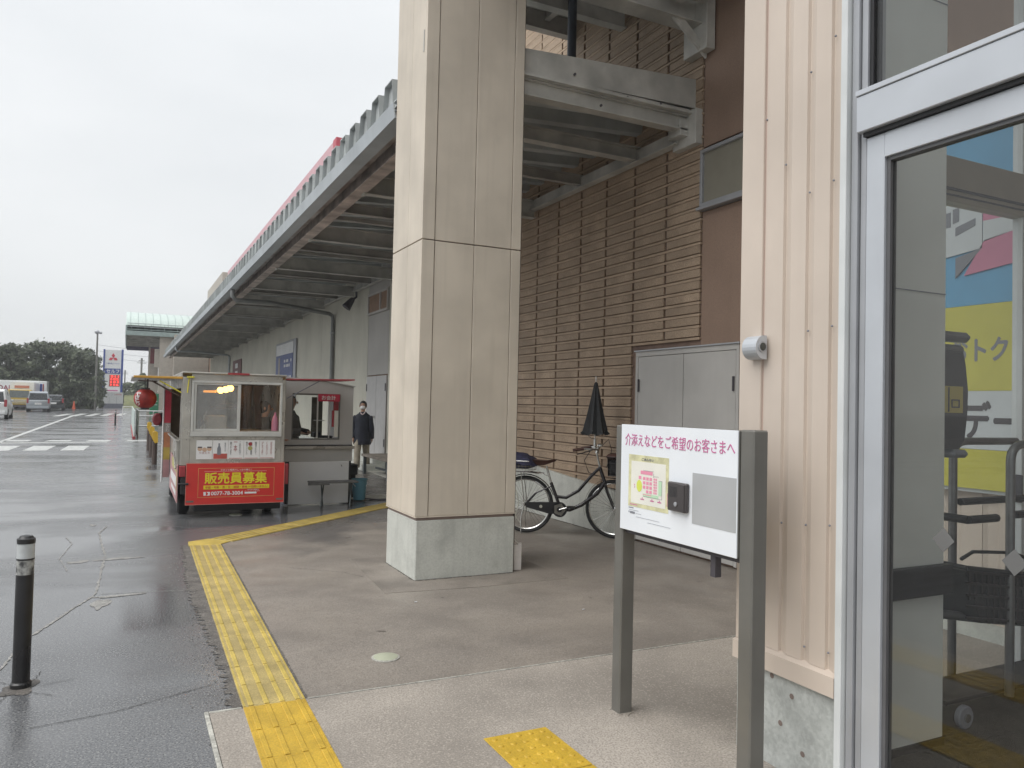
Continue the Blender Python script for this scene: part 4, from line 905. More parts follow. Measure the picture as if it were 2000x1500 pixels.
# =================================================================== BICYCLE (local coords: u forward, w left, z up)
RX, RY = 4.245, 8.12; FX, FY = 5.02, 7.42
ub = Vector((FX-RX, FY-RY, 0)); WB = ub.length; ang = math.atan2(ub.y, ub.x)
bk = thing('bicycle', 'dark step through bicycle with an umbrella on its handlebar and a front basket', 'bicycle', (RX, RY, 0.006), ang)
R0 = 0.335
def circ(c, r, n=40): return [(c+r*math.cos(2*PI*i/n), 0, R0+r*math.sin(2*PI*i/n)) for i in range(n)]
for c in (0, WB):
    a = MB(); a.tube(circ(c, R0-.018), 0.018, 8, closed=True); wh = obj('wheel', a, M_TYRE, bk, True, local=True)
    a = MB(); a.tube(circ(c, R0-.045), 0.011, 6, closed=True); obj('rim', a, M_CHR, wh, True, local=True)
    a = MB()
    for i in range(36):
        t = 2*PI*i/36; t2 = t+(0.35 if i % 2 else -0.35); s_ = .02 if i % 4 < 2 else -.02
        a.tube([(c+.02*math.cos(t2), s_, R0+.02*math.sin(t2)), (c+(R0-.05)*math.cos(t), 0, R0+(R0-.05)*math.sin(t))], 0.0016, 4, cap=False)
    obj('spokes', a, M_CHR, wh, local=True)
    a = MB(); a.lathe([(.012, -.05), (.012, -.03), (.024, -.028), (.024, .028), (.012, .03), (.012, .05)], (c, 0, R0), 12, 'y'); obj('hub', a, M_CHR, wh, True, local=True)
    # mudguard
    a0, a1 = (20, 200) if c == 0 else (5, 200)
    pts = [(c+(R0+.018)*math.cos(math.radians(q)), R0+(R0+.018)*math.sin(math.radians(q))) for q in range(a0, a1+1, 10)]
    a = MB()
    for (p, q) in zip(pts[:-1], pts[1:]):
        a.add([(p[0], -.024, p[1]-.006), (q[0], -.024, q[1]-.006), (q[0], 0, q[1]+.004), (p[0], 0, p[1]+.004), (p[0], .024, p[1]-.006), (q[0], .024, q[1]-.006)], [(0, 1, 2, 3), (3, 2, 5, 4)])
    obj('mudguard', a, M_CHR if c else M_BIKE, bk, True, local=True)
BBx, BBz = 0.42, 0.30; STx, STz = 0.30, 0.60
HT = (WB-.175, 0, .80); HB = (WB-.115, 0, .63)
a = MB()
a.tube([(BBx, 0, BBz), (STx, 0, STz)], .019, 10)
a.tube([HB, (WB-.2, 0, .50), (WB-.38, 0, .36), (WB-.52, 0, .295), (BBx, 0, BBz)], .023, 10)
a.tube([HT, (WB-.27, 0, .70), (WB-.42, 0, .52), (WB-.56, 0, .435), (.37, 0, .44)], .019, 10)
for s_ in (-.05, .05):
    a.tube([(0, s_, R0), (BBx-.02, s_*.7, BBz)], .010, 8); a.tube([(0, s_, R0), (.12, s_, .47), (STx+.01, s_*.3, STz-.04)], .008, 8)
a.tube([HT, HB], .021, 10)
obj('frame', a, M_BIKE, bk, True, local=True)
a = MB()
for s_ in (-.045, .045): a.tube([(WB-.11, s_, .60), (WB-.075, s_, .5), (WB, s_, R0)], .010, 8)
a.tube([(WB-.10, -.05, .61), (WB-.10, .05, .61)], .014, 8); obj('fork', a, M_BIKE, bk, True, local=True)
a = MB(); a.tube([(STx, 0, STz), (STx-.06, 0, .79)], .0125, 10); obj('seat_post', a, M_CHR, bk, True, local=True)
a = MB(); a.add([(.05, -.085, .835), (.05, .085, .835), (.10, .09, .86), (.10, -.09, .86), (.24, -.045, .855), (.24, .045, .855), (.36, -.02, .875), (.36, .02, .875),
                 (.06, -.07, .79), (.06, .07, .79), (.22, -.03, .80), (.22, .03, .80), (.35, -.012, .85), (.35, .012, .85)],
    [(0, 3, 2, 1), (3, 4, 5, 2), (4, 6, 7, 5), (0, 8, 10, 4), (0, 4, 3), (1, 2, 5), (1, 5, 11, 9), (0, 1, 9, 8), (4, 10, 12, 6), (5, 7, 13, 11), (6, 12, 13, 7), (8, 9, 11, 10), (10, 11, 13, 12)]); obj('saddle', a, M_BRWN, bk, True, local=True)
a = MB(); a.tube([HT, (WB-.215, 0, .96)], .011, 8); a.tube([(WB-.215, 0, .96), (WB-.20, 0, 1.03)], .02, 8)
a.tube([(WB-.42, .27, 1.005), (WB-.32, .25, 1.02), (WB-.21, .12, 1.01), (WB-.20, 0, 1.0), (WB-.21, -.12, 1.01), (WB-.32, -.25, 1.02), (WB-.42, -.27, 1.005)], .011, 8)
a.lathe([(.02, 0), (.038, .01), (.036, .03), (.01, .045)], (WB-.19, .06, 1.03), 14); obj('handlebar', a, M_CHR, bk, True, local=True)
a = MB(); a.tube([(WB-.44, .275, 1.0), (WB-.32, .25, 1.02)], .018, 10); a.tube([(WB-.44, -.275, 1.0), (WB-.32, -.25, 1.02)], .018, 10); obj('grip', a, M_BRWN, bk, True, local=True)
a = MB(); a.tube([(WB-.26, -.2, 1.0), (WB-.34, -.23, .97), (WB-.40, -.24, .955)], .006, 6); a.tube([(WB-.26, .2, 1.0), (WB-.34, .23, .97), (WB-.40, .24, .955)], .006, 6); a.tube([(WB-.26, -.15, 1.0), (WB-.34, -.1, .88), (WB-.30, -.03, .74), (WB-.2, 0, .70)], .004, 6); a.tube([(WB-.2, .12, 1.02), (WB-.1, .12, 1.12), (WB-.05, .05, 1.0), (WB-.1, 0, .8)], .004, 6); obj('brake_cable', a, M_RUB, bk, True, local=True)
# crank, chain guard
a = MB(); a.lathe([(.088, -.062), (.088, -.058)], (BBx, 0, BBz), 24, 'y'); a.lathe([(.03, -.075), (.03, .05)], (BBx, 0, BBz), 12, 'y')
a.prism([(0.02, R0-.03), (0.02, R0+.03), (BBx-.02, BBz+.085), (BBx+.07, BBz+.04), (BBx+.05, BBz-.02), (BBx-.1, BBz-.06)], 'y', -.062, -.050); obj('chain_guard', a, M_RUB, bk, True, local=True)
a = MB(); a.tube([(BBx, -.07, BBz), (BBx+.14, -.085, BBz+.045)], .008, 8); a.tube([(BBx, .07, BBz), (BBx-.14, .085, BBz-.045)], .008, 8); a.lathe([(.075, -.066), (.072, -.064)], (BBx, 0, BBz), 5, 'y'); obj('crank', a, M_CHR, bk, True, local=True)
a = MB(); a.box(BBx+.10, BBx+.19, -.16, -.09, BBz+.03, BBz+.055, .004); a.box(BBx-.19, BBx-.10, .09, .16, BBz-.055, BBz-.03, .004); obj('pedal', a, M_RUB, bk, local=True)
# rear carrier + basket with covered bag
a = MB()
for s_ in (-.06, 0, .06): a.tube([(.20, s_, .70), (.02, s_, .715), (-.30, s_, .71)], .006, 6)
for u in (-.3, -.15, 0, .15): a.tube([(u, -.06, .712), (u, .06, .712)], .005, 6)
for s_ in (-.065, .065): a.tube([(-.05, s_, .71), (0, s_, R0)], .006, 6)
a.tube([(.2, 0, .70), (.29, 0, .66)], .006, 6); obj('carrier', a, M_CHR, bk, True, local=True)
a = MB()
for z in (.73, .79, .85):
    k = .15+.06*(z-.73)/.12; a.tube([(-.36-.02, -k, z), (.08, -k, z), (.08, k, z), (-.38, k, z)], .003, 5, closed=True)
for i in range(12):
    u = -.37+.04*i; a.tube([(u, -.15, .73), (u, -.205, .85)], .002, 4); a.tube([(u, .15, .73), (u, .205, .85)], .002, 4)
for i in range(8):
    v = -.15+.043*i; a.tube([(.08, v, .73), (.09, v*1.3, .85)], .002, 4)
obj('rear_basket', a, M_CHR, bk, True, local=True)
cw, ch_ = 14, 8; a = MB(); vs = []; 
for i in range(cw+1):
    for j in range(ch_+1):
        u = -.42+.56*i/cw; v = -.21+.42*j/ch_; e = max(abs(2*i/cw-1)**3, abs(2*j/ch_-1)**3)
        vs.append((u, v, .96-.11*e-.05*(i/cw)+random.uniform(-.012, .012)))
a.add(vs, [(i*(ch_+1)+j, (i+1)*(ch_+1)+j, (i+1)*(ch_+1)+j+1, i*(ch_+1)+j+1) for i in range(cw) for j in range(ch_)])
a.box(-.36, .08, -.17, .17, .76, .86, .02); bag = obj('navy_bag', a, M_NAVY, None, True)
bag.matrix_world = Matrix.Translation((RX, RY, .006)) @ Matrix.Rotation(ang, 4, 'Z'); tag(bag, 'navy cloth bag filling the rear basket of the bicycle', 'bag')
# front basket
a = MB()
for (z, k) in ((.72, .13), (.79, .145), (.86, .155), (.93, .165)): a.tube([(WB-.06, -k, z), (WB+.22+k*.3, -k, z), (WB+.22+k*.3, k, z), (WB-.06, k, z)], .005, 5, closed=True)
for i in range(14):
    v = -.13+.02*i; a.tube([(WB+.26, v, .72), (WB+.27, v*1.25, .93)], .003, 4); a.tube([(WB-.06, v, .72), (WB-.065, v*1.25, .93)], .003, 4)
for i in range(15):
    u = WB-.06+.022*i
    for s_ in (-1, 1): a.tube([(u, s_*.13, .72), (u, s_*.165, .93)], .003, 4)
a.prism([(WB-.055, .725), (WB+.25, .725), (WB+.25, .73), (WB-.055, .73)], 'y', -.125, .125); obj('front_basket', a, M_RUB, bk, True, local=True)
a = MB(); a.box(WB-.05, WB+.23, -.12, .12, .73, .90, .02); obj('basket_liner', a, mat('liner_dark', (.045, .047, .05), .7, var=.2), bk, local=True)
a = MB(); a.box(WB-.09, WB+.27, -.17, .17, .905, .965, .03); obj('basket_cover', a, M_BRWN, bk, True, local=True)
# stand + lock cable
a = MB(); a.tube([(0, -.07, R0), (-.03, -.10, .18), (-.02, -.12, .01)], .007, 6); a.tube([(0, .07, R0), (-.03, .10, .18), (-.02, .12, .01)], .007, 6); obj('kickstand', a, M_CHR, bk, True, local=True)
a = MB(); a.tube([(-.1, -.08, .50), (-.06, -.09, .36), (-.1, -.09, .2), (-.03, -.09, .12)], .006, 6); a.lathe([(.018, -.075), (.018, -.07)], (.2, 0, R0-.01), 12, 'y'); obj('lock_cable', a, mat('lock_yellow', (.5, .5, .42), .5), bk, True, local=True)
# umbrella
um = thing('umbrella', 'closed dark umbrella standing upright over the bicycle handlebar', 'umbrella', (4.83, 7.56, 1.03))
n = 16; prof = [(0.005, .755), (.02, .74), (.06, .56), (.105, .36), (.15, .19), (.175, .165)]
vs = []; fs = []
for (r, z) in prof:
    for k in range(n):
        t = 2*PI*k/n; rr = r*(1.0 if k % 2 == 0 else .80)*(1.12 if k in (4, 8) else 1); vs.append((rr*math.cos(t), rr*math.sin(t), z-(0.02 if (k % 2 and r > .15) else 0)))
for i in range(len(prof)-1):
    for k in range(n): fs.append((i*n+k, i*n+(k+1) % n, (i+1)*n+(k+1) % n, (i+1)*n+k))
a = MB(); a.add(vs, fs); obj('canopy', a, M_UMB, um, False, local=True)
a = MB(); a.tube([(0, 0, 0), (0, 0, .82)], .006, 8); obj('shaft', a, M_CHR, um, True, local=True)
a = MB(); a.tube([(0, 0, -.02), (0, 0, .10)], .016, 8); obj('holder', a, M_CHR, um, True, local=True)
a = MB()
for k in range(0, n, 2):
    t = 2*PI*k/n; a.tube([(0, 0, .5), (.15*math.cos(t), .15*math.sin(t), .19)], .002, 4)
a.tube([(0, 0, .1), (-.06, -.02, .11), (-.11, -.03, .14)], .004, 5); obj('ribs', a, M_CHR, um, local=True)

# =================================================================== FOOD TRUCK
TY = 10.4
tk = thing('food_truck', 'small stainless steel food stall truck with a red recruiting banner on its back', 'food truck', (1.24, 11.6, 0))
TX0, TX1 = .622, 1.862
a = MB()
a.box(TX0, TX0+.10, TY, TY+.04, .66, 1.76, .004); a.box(TX1-.04, TX1, TY, TY+.04, .66, 1.76, .004); a.box(TX0+.10, TX1-.04, TY, TY+.04, 1.715, 1.80, .004); a.box(TX0+.10, TX1-.04, TY, TY+.04, .66, 1.02, .004)
a.box(TX0, TX1, TY-.006, TY-.0005, 0.985, 1.012, .001)
bd = obj('rear_wall', a, M_SST, tk)
a = MB()
for k in range(7): a.lathe([(.008, TY-.012), (.006, TY-.016)], (TX0+.14+.17*k, 0, 1.0), 8, 'y')
obj('rivet', a, M_CHR, bd, True)
a = MB(); a.box(TX0-.01, TX1+.01, TY-.03, 13.4, 1.802, 1.822, .004); obj('roof', a, M_SST, tk)
a = MB(); a.box(1.14, 1.40, TY-.042, TY-.031, 1.80, 1.826); obj('red_roof_mark', a, M_REDD, tk)
# left side: corner post, opening with counter, lower skirt
a = MB(); a.box(TX0-.012, TX0+.0, TY+.05, TY+.14, .66, 1.80); a.box(TX0-.012, TX0, 13.2, 13.4, .3, 1.80); a.box(TX0-.012, TX0, TY+.14, 13.2, 1.62, 1.80); a.box(TX0-.012, TX0, TY+.14, 13.2, .66, .98); obj('side_wall', a, M_SST, tk)
a = MB(); a.box(TX0-.06, TX0-.014, TY+.05, 12.9, .95, .975, .004); a.box(TX0-.045, TX0-.014, TY+.10, TY+.14, .62, .95, .003); a.tube([(TX0-.05, TY+.06, .62), (TX0-.05, TY+.45, .80)], .01, 6); obj('side_counter', a, M_SST, tk)
a = MB(); a.box(TX1, TX1+.012, TY+.04, 13.4, .3, 1.80); obj('side_wall', a, M_SST, tk)
a = MB(); a.box(TX0, TX1, 13.36, 13.4, .3, 1.80); a.box(TX0+.01, TX1-.01, TY+.04, 13.36, .62, .66); obj('inner_wall', a, mat('truck_inside', (.30, .28, .25), .6, var=.15, dirt=.3), tk)
# sliding window
f = MB(); X0w, X1w, Z0w, Z1w = .725, 1.822, 1.02, 1.716
f.box(X0w, X1w, TY-.028, TY+.02, Z0w, Z0w+.062, .003); f.box(X0w, X1w, TY-.028, TY+.02, Z1w-.03, Z1w, .003); f.box(X0w, X0w+.03, TY-.028, TY+.02, Z0w+.062, Z1w-.03, .003); f.box(X1w-.03, X1w, TY-.028, TY+.02, Z0w+.062, Z1w-.03, .003)
wd = obj('window', f, M_SSTL, tk)
f = MB(); f.box(.757, .782, TY-.022, TY-.004, 1.085, 1.684, .002); f.box(1.268, 1.305, TY-.022, TY-.004, 1.085, 1.684, .002); f.box(.782, 1.268, TY-.022, TY-.004, 1.085, 1.115, .002); f.box(.782, 1.268, TY-.022, TY-.004, 1.664, 1.684, .002); obj('sash', f, M_SSTL, wd)
f = MB(); f.box(.782, 1.268, TY-.014, TY-.010, 1.115, 1.664); obj('pane', f, G_TRUCK, wd)
f = MB(); f.box(1.306, 1.79, TY+.004, TY+.008, 1.084, 1.684); obj('pane', f, G_CLEAR, wd)
# bulbs and things inside
for k, (x, y, z) in enumerate(((1.20, 10.62, 1.635), (1.16, 10.74, 1.62), (1.11, 10.86, 1.61))):
    b = thing('light_bulb', ['brightest bare warm bulb nearest the kiosk window divider', 'middle glowing warm bulb inside the food truck window', 'leftmost of the three touching warm bulbs in the truck'][k], 'light bulb', (x, y, z), group='warm bulbs in the food truck')
    a = MB(); a.lathe([(.008, -.045), (.028, -.037), (.043, -.014), (.045, .006), (.034, .026), (.014, .036)], (x, y, z), 14); obj('bulb', a, M_BULB, b, True)
    a = MB(); a.tube([(x, y, z+.034), (x, y, z+.12)], .014, 8); obj('socket', a, M_INK, b, True)
tl = thing('wall_lamp', 'orange lit caged lamp inside the left pane of the food truck', 'lamp', (.99, 10.9, 1.6))
a = MB(); a.box(.90, 1.06, 10.88, 10.92, 1.575, 1.60, .006); obj('tube', a, mat('orange_glow', (1, .5, .1), .5, emit=(1, .36, .04), estr=1.6), tl)
a = MB()
for z in (1.57, 1.59, 1.612): a.tube([(.89, 10.86, z), (1.07, 10.86, z)], .003, 5)
obj('cage', a, M_INK, tl)
a = MB(); a.box(.905, 1.17, 10.62, 10.85, 1.095, 1.275, .006); tag(obj('white_box', a, mat('box_white', (.55, .55, .51), .6, var=.08), None), 'white carton box standing behind the left truck window pane', 'box')
a = MB(); a.box(.66, 1.82, 10.46, 11.1, 1.05, 1.09, .004); obj('inner_counter', a, M_SST, tk)
a = MB(); a.tube([(.97, 10.7, 1.39), (1.05, 10.72, 1.37), (1.2, 10.74, 1.39), (1.38, 10.76, 1.385)], .008, 6); a.tube([(1.0, 10.7, 1.38), (1.08, 10.7, 1.42), (1.16, 10.7, 1.435), (1.16, 10.7, 1.50)], .008, 6); a.tube([(1.16, 10.7, 1.43), (1.38, 10.74, 1.42)], .006, 6); tag(obj('utensil_rack', a, M_INK, None, True), 'dark wire rack with hanging utensils inside the food truck', 'rack')
a = MB(); a.prism([(1.33, 1.1), (1.48, 1.1), (1.50, 1.40), (1.52, 1.68), (1.34, 1.68)], 'y', 10.95, 11.0); a.prism([(1.56, 1.12), (1.64, 1.12), (1.60, 1.5), (1.66, 1.68), (1.52, 1.68)], 'y', 10.8, 10.82); tag(obj('hanging_cloth', a, mat('dark_brown_cloth', (.05, .033, .026), .8, var=.4, vscale=6), None), 'dark brown cloth hanging behind the right truck window pane', 'cloth')
a = MB(); a.lathe([(.045, 1.09), (.045, 1.20), (.03, 1.27), (.014, 1.30), (.014, 1.33)], (1.765, 10.56, 0), 16); tag(obj('pink_bottle', a, M_PPNK, None, True), 'pink bottle at the lower right corner of the truck window', 'bottle')
a = MB(); a.lathe([(.03, 1.09), (.03, 1.15), (.05, 1.20), (.045, 1.22)], (.86, 10.58, 0), 14); tag(obj('small_jar', a, M_GINK, None, True), 'dark small jar left of the white carton in the truck', 'jar')
a = MB(); a.prism([(.84, 1.10), (.87, 1.10), (.93, 1.33), (.915, 1.34)], 'y', 10.55, 10.57); tag(obj('paper_roll', a, mat('clear_wrap', (.5, .5, .5), .3), None), 'pale thin roll leaning left of the white carton in the truck', 'roll')
# menu boards
mb0 = [(.800, .985), (.990, 1.172), (1.176, 1.360), (1.364, 1.552), (1.556, 1.745)]
for k, (x0, x1) in enumerate(mb0):
    a = MB(); a.box(x0, x1, TY-.010, TY-.0005, .735, .972, .001); m = obj('menu_card', a, M_WTXT, tk)
    def q(n, xa, xb, za, zb, mm, d=.0013): b = MB(); b.box(x0+xa, x0+xb, TY-.010-d, TY-.0101, .735+za, .735+zb); return obj(n, b, mm, m)
    if k == 0:
        b = MB()
        for cx in (.04, .095, .15): b.lathe([(.028, TY-.0112), (.027, TY-.0118)], (x0+cx, 0, .865 if cx != .095 else .855), 14, 'y')
        obj('round_print', b, mat('tan_print', (.62, .42, .30), .6), m)
        b = MB()
        for cx in (.04, .15): b.box(x0+cx-.026, x0+cx+.026, TY-.0128, TY-.0119, .878, .893)
        obj('dark_print', b, M_INK, m); text('lettering', 'やきとり', x0+.03, x0+.155, .805, .825, TY-.0102, '-y', M_REDD, m)
    elif k == 1:
        b = MB(); b.lathe([(.022, .79), (.022, .87), (.010, .905), (.010, .935)], (x0+.075, TY-.0125, 0), 12); b.v = [(v[0], TY-.0102-(.002 if v[1] < TY-.0125 else 0), v[2]) for v in b.v]; obj('bottle_print', b, M_GINK, m)
        q('red_block', .01, .172, .005, .07, mat('muted_red', (.50, .10, .08), .6)); text('lettering', '秘伝のたれ', x0+.14, x0+.155, .83, .945, TY-.0102, '-y', M_INK, m, vertical=True)
    else:
        words = {2: ('このたれで', '一本', '焼いてます'), 3: ('焼きたて', '味一番', '炭火でじっくり'), 4: ('おもちかえり', 'ください', 'どうぞ')}[k]
        for j, s in enumerate(words):
            xx = x1-.045-.055*j; big = (k == 2 and j == 1)
            text('lettering', s, xx-(.012 if not big else .022), xx+(.012 if not big else .022), .79 if not big else .83, .955, TY-.0102, '-y', (M_REDD if (big or k == 4) else M_INK), m, vertical=True)
        q('red_line', .01, .17, .008, .014, mat('muted_red', (.50, .10, .08), .6))
        if k == 3:
            b = MB(); b.lathe([(.024, TY-.0122), (.023, TY-.013)], (x0+.075, 0, .925), 16, 'y'); obj('red_disc', b, M_REDD, m)
            b = MB(); b.lathe([(.028, TY-.0122), (.027, TY-.013)], (x0+.075, 0, .872), 16, 'y'); obj('olive_disc', b, mat('olive_print', (.45, .42, .16), .6), m)
# red banner
rb = thing('recruiting_banner', 'red banner with big yellow characters and a phone number on the truck back', 'banner', (1.28, TY, .43)); 
bn = MB(); bn.box(.688, 1.872, TY-.030, TY-.018, .172, .690, .003); obj('board', bn, M_RED, rb)
B = TY-.030
def bbox(n, x0, x1, z0, z1, mm, d=.0014): b = MB(); b.box(x0, x1, B-d, B-.0002, z0, z1); return obj(n, b, mm, rb)
e = .0035
MGOLD = mat('gold_line', (.68, .50, .16), .5)
fr = MB(); fr.box(.83, 1.745, B-.0012, B-.0002, .622, .622+e); fr.box(.83, 1.745, B-.0012, B-.0002, .262, .262+e); fr.box(.83, .83+e, B-.0012, B-.0002, .2655, .622); fr.box(1.745-e, 1.745, B-.0012, B-.0002, .2655, .622); obj('gold_frame', fr, MGOLD, rb)
fr = MB(); fr.box(.688, 1.872, B-.001, B-.0002, .684, .690); fr.box(.688, 1.872, B-.001, B-.0002, .172, .177); fr.box(.688, .692, B-.001, B-.0002, .177, .684); fr.box(1.868, 1.872, B-.001, B-.0002, .177, .684); obj('pale_edge', fr, mat('edge_pink', (.7, .35, .28), .5), rb)
text('lettering', 'やきとり販売でしっかり稼ぐ！', 1.09, 1.46, .590, .612, B-.0002, '-y', M_WTXT, rb, .005)
bbox('white_rule', .90, 1.65, .582, .584, M_WTXT)
text('lettering', '販売員募集', .905, 1.655, .428, .572, B-.0002, '-y', M_YTXT, rb, .022)
bbox('yellow_bar', .895, 1.685, .362, .410, M_YTXT)
text('lettering', '学歴・年齢・男・女・経験・資格 一切問いません！', .915, 1.67, .371, .402, B-.0015, '-y', M_RED, rb, .008)
text('lettering', '0077-78-3004', .985, 1.365, .285, .333, B-.0002, '-y', M_WTXT, rb, .018)
b = MB(); b.box(.897, .925, B-.0014, B-.0002, .285, .330); b.prism([(.93, .285), (.95, .30), (.95, .315), (.93, .33), (.972, .33), (.972, .285)], 'y', B-.0014, B-.0002); obj('phone_mark', b, M_WTXT, rb)
bbox('white_field', 1.385, 1.53, .296, .318, M_WTXT)
text('lettering', 'まずはお電話を', 1.42, 1.56, .340, .354, B-.0002, '-y', M_WTXT, rb)
text('lettering', 'ホームページからも', 1.385, 1.57, .322, .334, B-.0002, '-y', M_WTXT, rb)
for x0 in (.70, 1.775):
    bbox('hinge_plate', x0, x0+.085, .205, .228, mat('hinge_grey', (.22, .2, .18), .5, metal=.5))
b = MB()
for x in (.83, 1.10, 1.28, 1.53, 1.76): b.box(x-.03, x+.03, TY-.022, TY-.002, .688, .702)
obj('hook', b, M_SST, rb)
# tail lamps, chassis, wheels, cab
for q in ((.612, .685, TY-.012, TY+.05, .52, .655), (1.876, 1.93, TY+.01, TY+.06, .40, .665)): a = MB(); a.box(*q, .006); obj('tail_lamp', a, M_REDD, tk)
a = MB(); a.box(.63, 1.86, TY+.0, 13.4, .30, .615, .01); a.box(.80, 1.86, TY+.12, TY+.30, .07, .31, .01); a.tube([(.60, TY-.02, .435), (.72, TY-.04, .435)], .013, 8); obj('chassis', a, M_RUB, tk)
for x in (.70, 1.76):
    for y in (10.98, 12.9):
        a = MB(); s_ = 1 if x > 1 else -1
        a.lathe([(.12, -.07), (.20, -.072), (.225, -.05), (.225, .05), (.20, .072), (.12, .07)], (x, y, .225), 28, 'x'); a.v = [(v[0], v[1], v[2]) for v in a.v]; wh = obj('wheel', a, M_TYRE, tk, True)
        a = MB(); a.lathe([(.115, x-.074), (.09, x-.06), (.04, x-.065)] if x < 1 else [(.115, x+.074), (.09, x+.06), (.04, x+.065)], (0, y, .225), 20, 'x'); obj('rim', a, M_CHR, wh, True)
a = MB(); a.prism([(13.45, .3), (14.5, .3), (14.55, .8), (14.35, 1.05), (13.95, 1.62), (13.45, 1.66)], 'x', .64, 1.84); cb = obj('cab', a, M_CAR_W, tk)
a = MB(); a.prism([(13.55, 1.05), (14.2, 1.05), (13.92, 1.55), (13.55, 1.57)], 'x', .634, .639); obj('cab_window', a, M_CGLS, cb)
a = MB(); a.box(TX0+.25, TX0+.26, TY+.04, 13.2, .3, .6); obj('mudflap', a, M_RUB, tk)
# pink side boards
sb_ = thing('side_board', 'faded pink and yellow printed board hanging low on the left side of the truck', 'banner', (.60, 10.6, .4))
a = MB(); a.prism([(TY+.02, .66), (12.1, .72), (12.1, .22), (TY+.02, .20)], 'x', .590, .602); obj('board', a, mat('faded_pink', (.55, .30, .30), .45, var=.2, vscale=3), sb_)
a = MB(); a.prism([(TY+.02, .60), (TY+.10, .60), (TY+.10, .35), (TY+.02, .35)], 'x', .5875, .5895); a.prism([(10.6, .69), (11.6, .70), (11.6, .58), (10.6, .56)], 'x', .5875, .5895); obj('yellow_print', a, mat('faded_yellow', (.55, .50, .18), .5), sb_)
a = MB(); a.prism([(10.6, .50), (11.8, .51), (11.8, .40), (10.6, .38)], 'x', .5875, .5895); a.prism([(10.6, .33), (11.6, .34), (11.6, .29), (10.6, .27)], 'x', .5875, .5895); obj('white_print', a, M_WTXT, sb_)
# nobori flag on the side
nf = thing('banner_flag', 'tall narrow red and orange banner flag at the front left corner of the truck', 'flag', (.55, 12.6, .4))
a = MB(); a.tube([(.50, 12.55, .25), (.50, 12.55, 1.72)], .012, 8); obj('pole', a, M_WTXT, nf, True)
def flagp(n, z0, z1, m, y=12.54): b = MB(); b.box(.515, .60, y, y+.02, z0, z1); b.box(.51, .52, y+.02, 13.0, z0, z1); return obj(n, b, m, nf)
flagp('red_cloth', 1.12, 1.62, mat('flag_red', (.62, .06, .10), .6, var=.1)); flagp('white_cloth', .98, 1.12, mat('flag_grey', (.45, .42, .40), .6)); flagp('orange_cloth', .76, .98, mat('flag_orange', (.62, .25, .12), .6, var=.15)); flagp('yellow_cloth', .58, .76, mat('flag_yellow', (.58, .42, .10), .6, var=.2)); flagp('pink_cloth', .32, .58, mat('faded_pink', (.55, .30, .30), .45))
text('lettering', 'やきとり', .53, .59, .99, 1.11, 12.539, '-y', M_WTXT, nf, .02, vertical=True)
# small dark red lantern box
rm = thing('side_mirror', 'dark red and black round mirror box on the front left of the truck', 'mirror', (.45, 13.0, 1.2))
a = MB(); a.lathe([(.05, 12.96), (.065, 12.98), (.065, 13.06), (.05, 13.08)], (.43, 0, 1.16), 16, 'y'); a.v = [(v[0], v[1], 1.16+(v[2]-1.16)*1.5) for v in a.v]; obj('shell', a, mat('mirror_red', (.22, .03, .04), .5), rm, True)
a = MB(); a.box(.45, .58, 12.98, 13.06, 1.06, 1.26, .01); obj('bracket', a, M_RUB, rm)
# left awning
aw = thing('left_awning', 'raised left side flap of the truck with an orange edge and yellow strut', 'awning', (.35, 10.5, 1.74))
a = MB(); a.box(.07, .62, TY+.02, TY+.05, 1.728, 1.756, .004); obj('orange_edge', a, M_ORG, aw)
a = MB(); a.prism([(.05, 1.725), (.62, 1.755), (.62, 1.77), (.05, 1.74)], 'y', TY+.052, 13.1); obj('flap', a, M_SST, aw)
a = MB(); a.tube([(.36, TY+.06, 1.70), (.61, TY+.06, 1.56)], .009, 6); obj('yellow_strut', a, M_YBAR, aw)
a = MB(); a.tube([(.28, TY+.3, 1.70), (.60, TY+.3, 1.52)], .012, 6); a.tube([(.12, TY+.3, 1.70), (.34, TY+.3, 1.695)], .008, 6); obj('brown_strut', a, mat('strut_brown', (.14, .10, .08), .5), aw)
a = MB(); a.box(.665, .75, TY-.04, TY-.008, 1.742, 1.766, .003); a.tube([(.69, TY-.02, 1.74), (.675, TY-.02, 1.56)], .008, 6); obj('yellow_latch', a, M_YBAR, aw)
# lantern
ln = thing('paper_lantern', 'round red paper lantern with white writing hanging under the left flap', 'lantern', (.213, 10.75, 1.47))
a = MB(); prof = []
for k in range(25):
    t = -1.22+2.44*k/24; prof.append((.130*math.cos(t)**0.85+(.002 if k % 2 else 0), .122*math.sin(t)))
a.lathe(prof, (.213, 10.75, 1.475), 32); obj('shade', a, M_LANT, ln, True)
a = MB(); a.lathe([(.048, .112), (.052, .118), (.050, .135)], (.213, 10.75, 1.475), 20); a.lathe([(.045, -.135), (.052, -.122), (.048, -.112)], (.213, 10.75, 1.475), 20); obj('ring', a, M_INK, ln, True)
a = MB(); a.tube([(.205, 10.75, 1.60), (.205, 10.75, 1.73)], .004, 5); a.box(.225, .245, 10.74, 10.76, 1.61, 1.72, .003); obj('hanger', a, M_INK, ln)
lt = text('lettering', 'やきとり', 0, .09, -.09, .09, 0, '-y', M_WTXT, ln, .02, vertical=True)
for v in lt.data.vertices:   # wrap the writing round the left of the globe
    p = v.co+wloc(ln) if False else v.co
me = lt.data; off = wloc(ln)
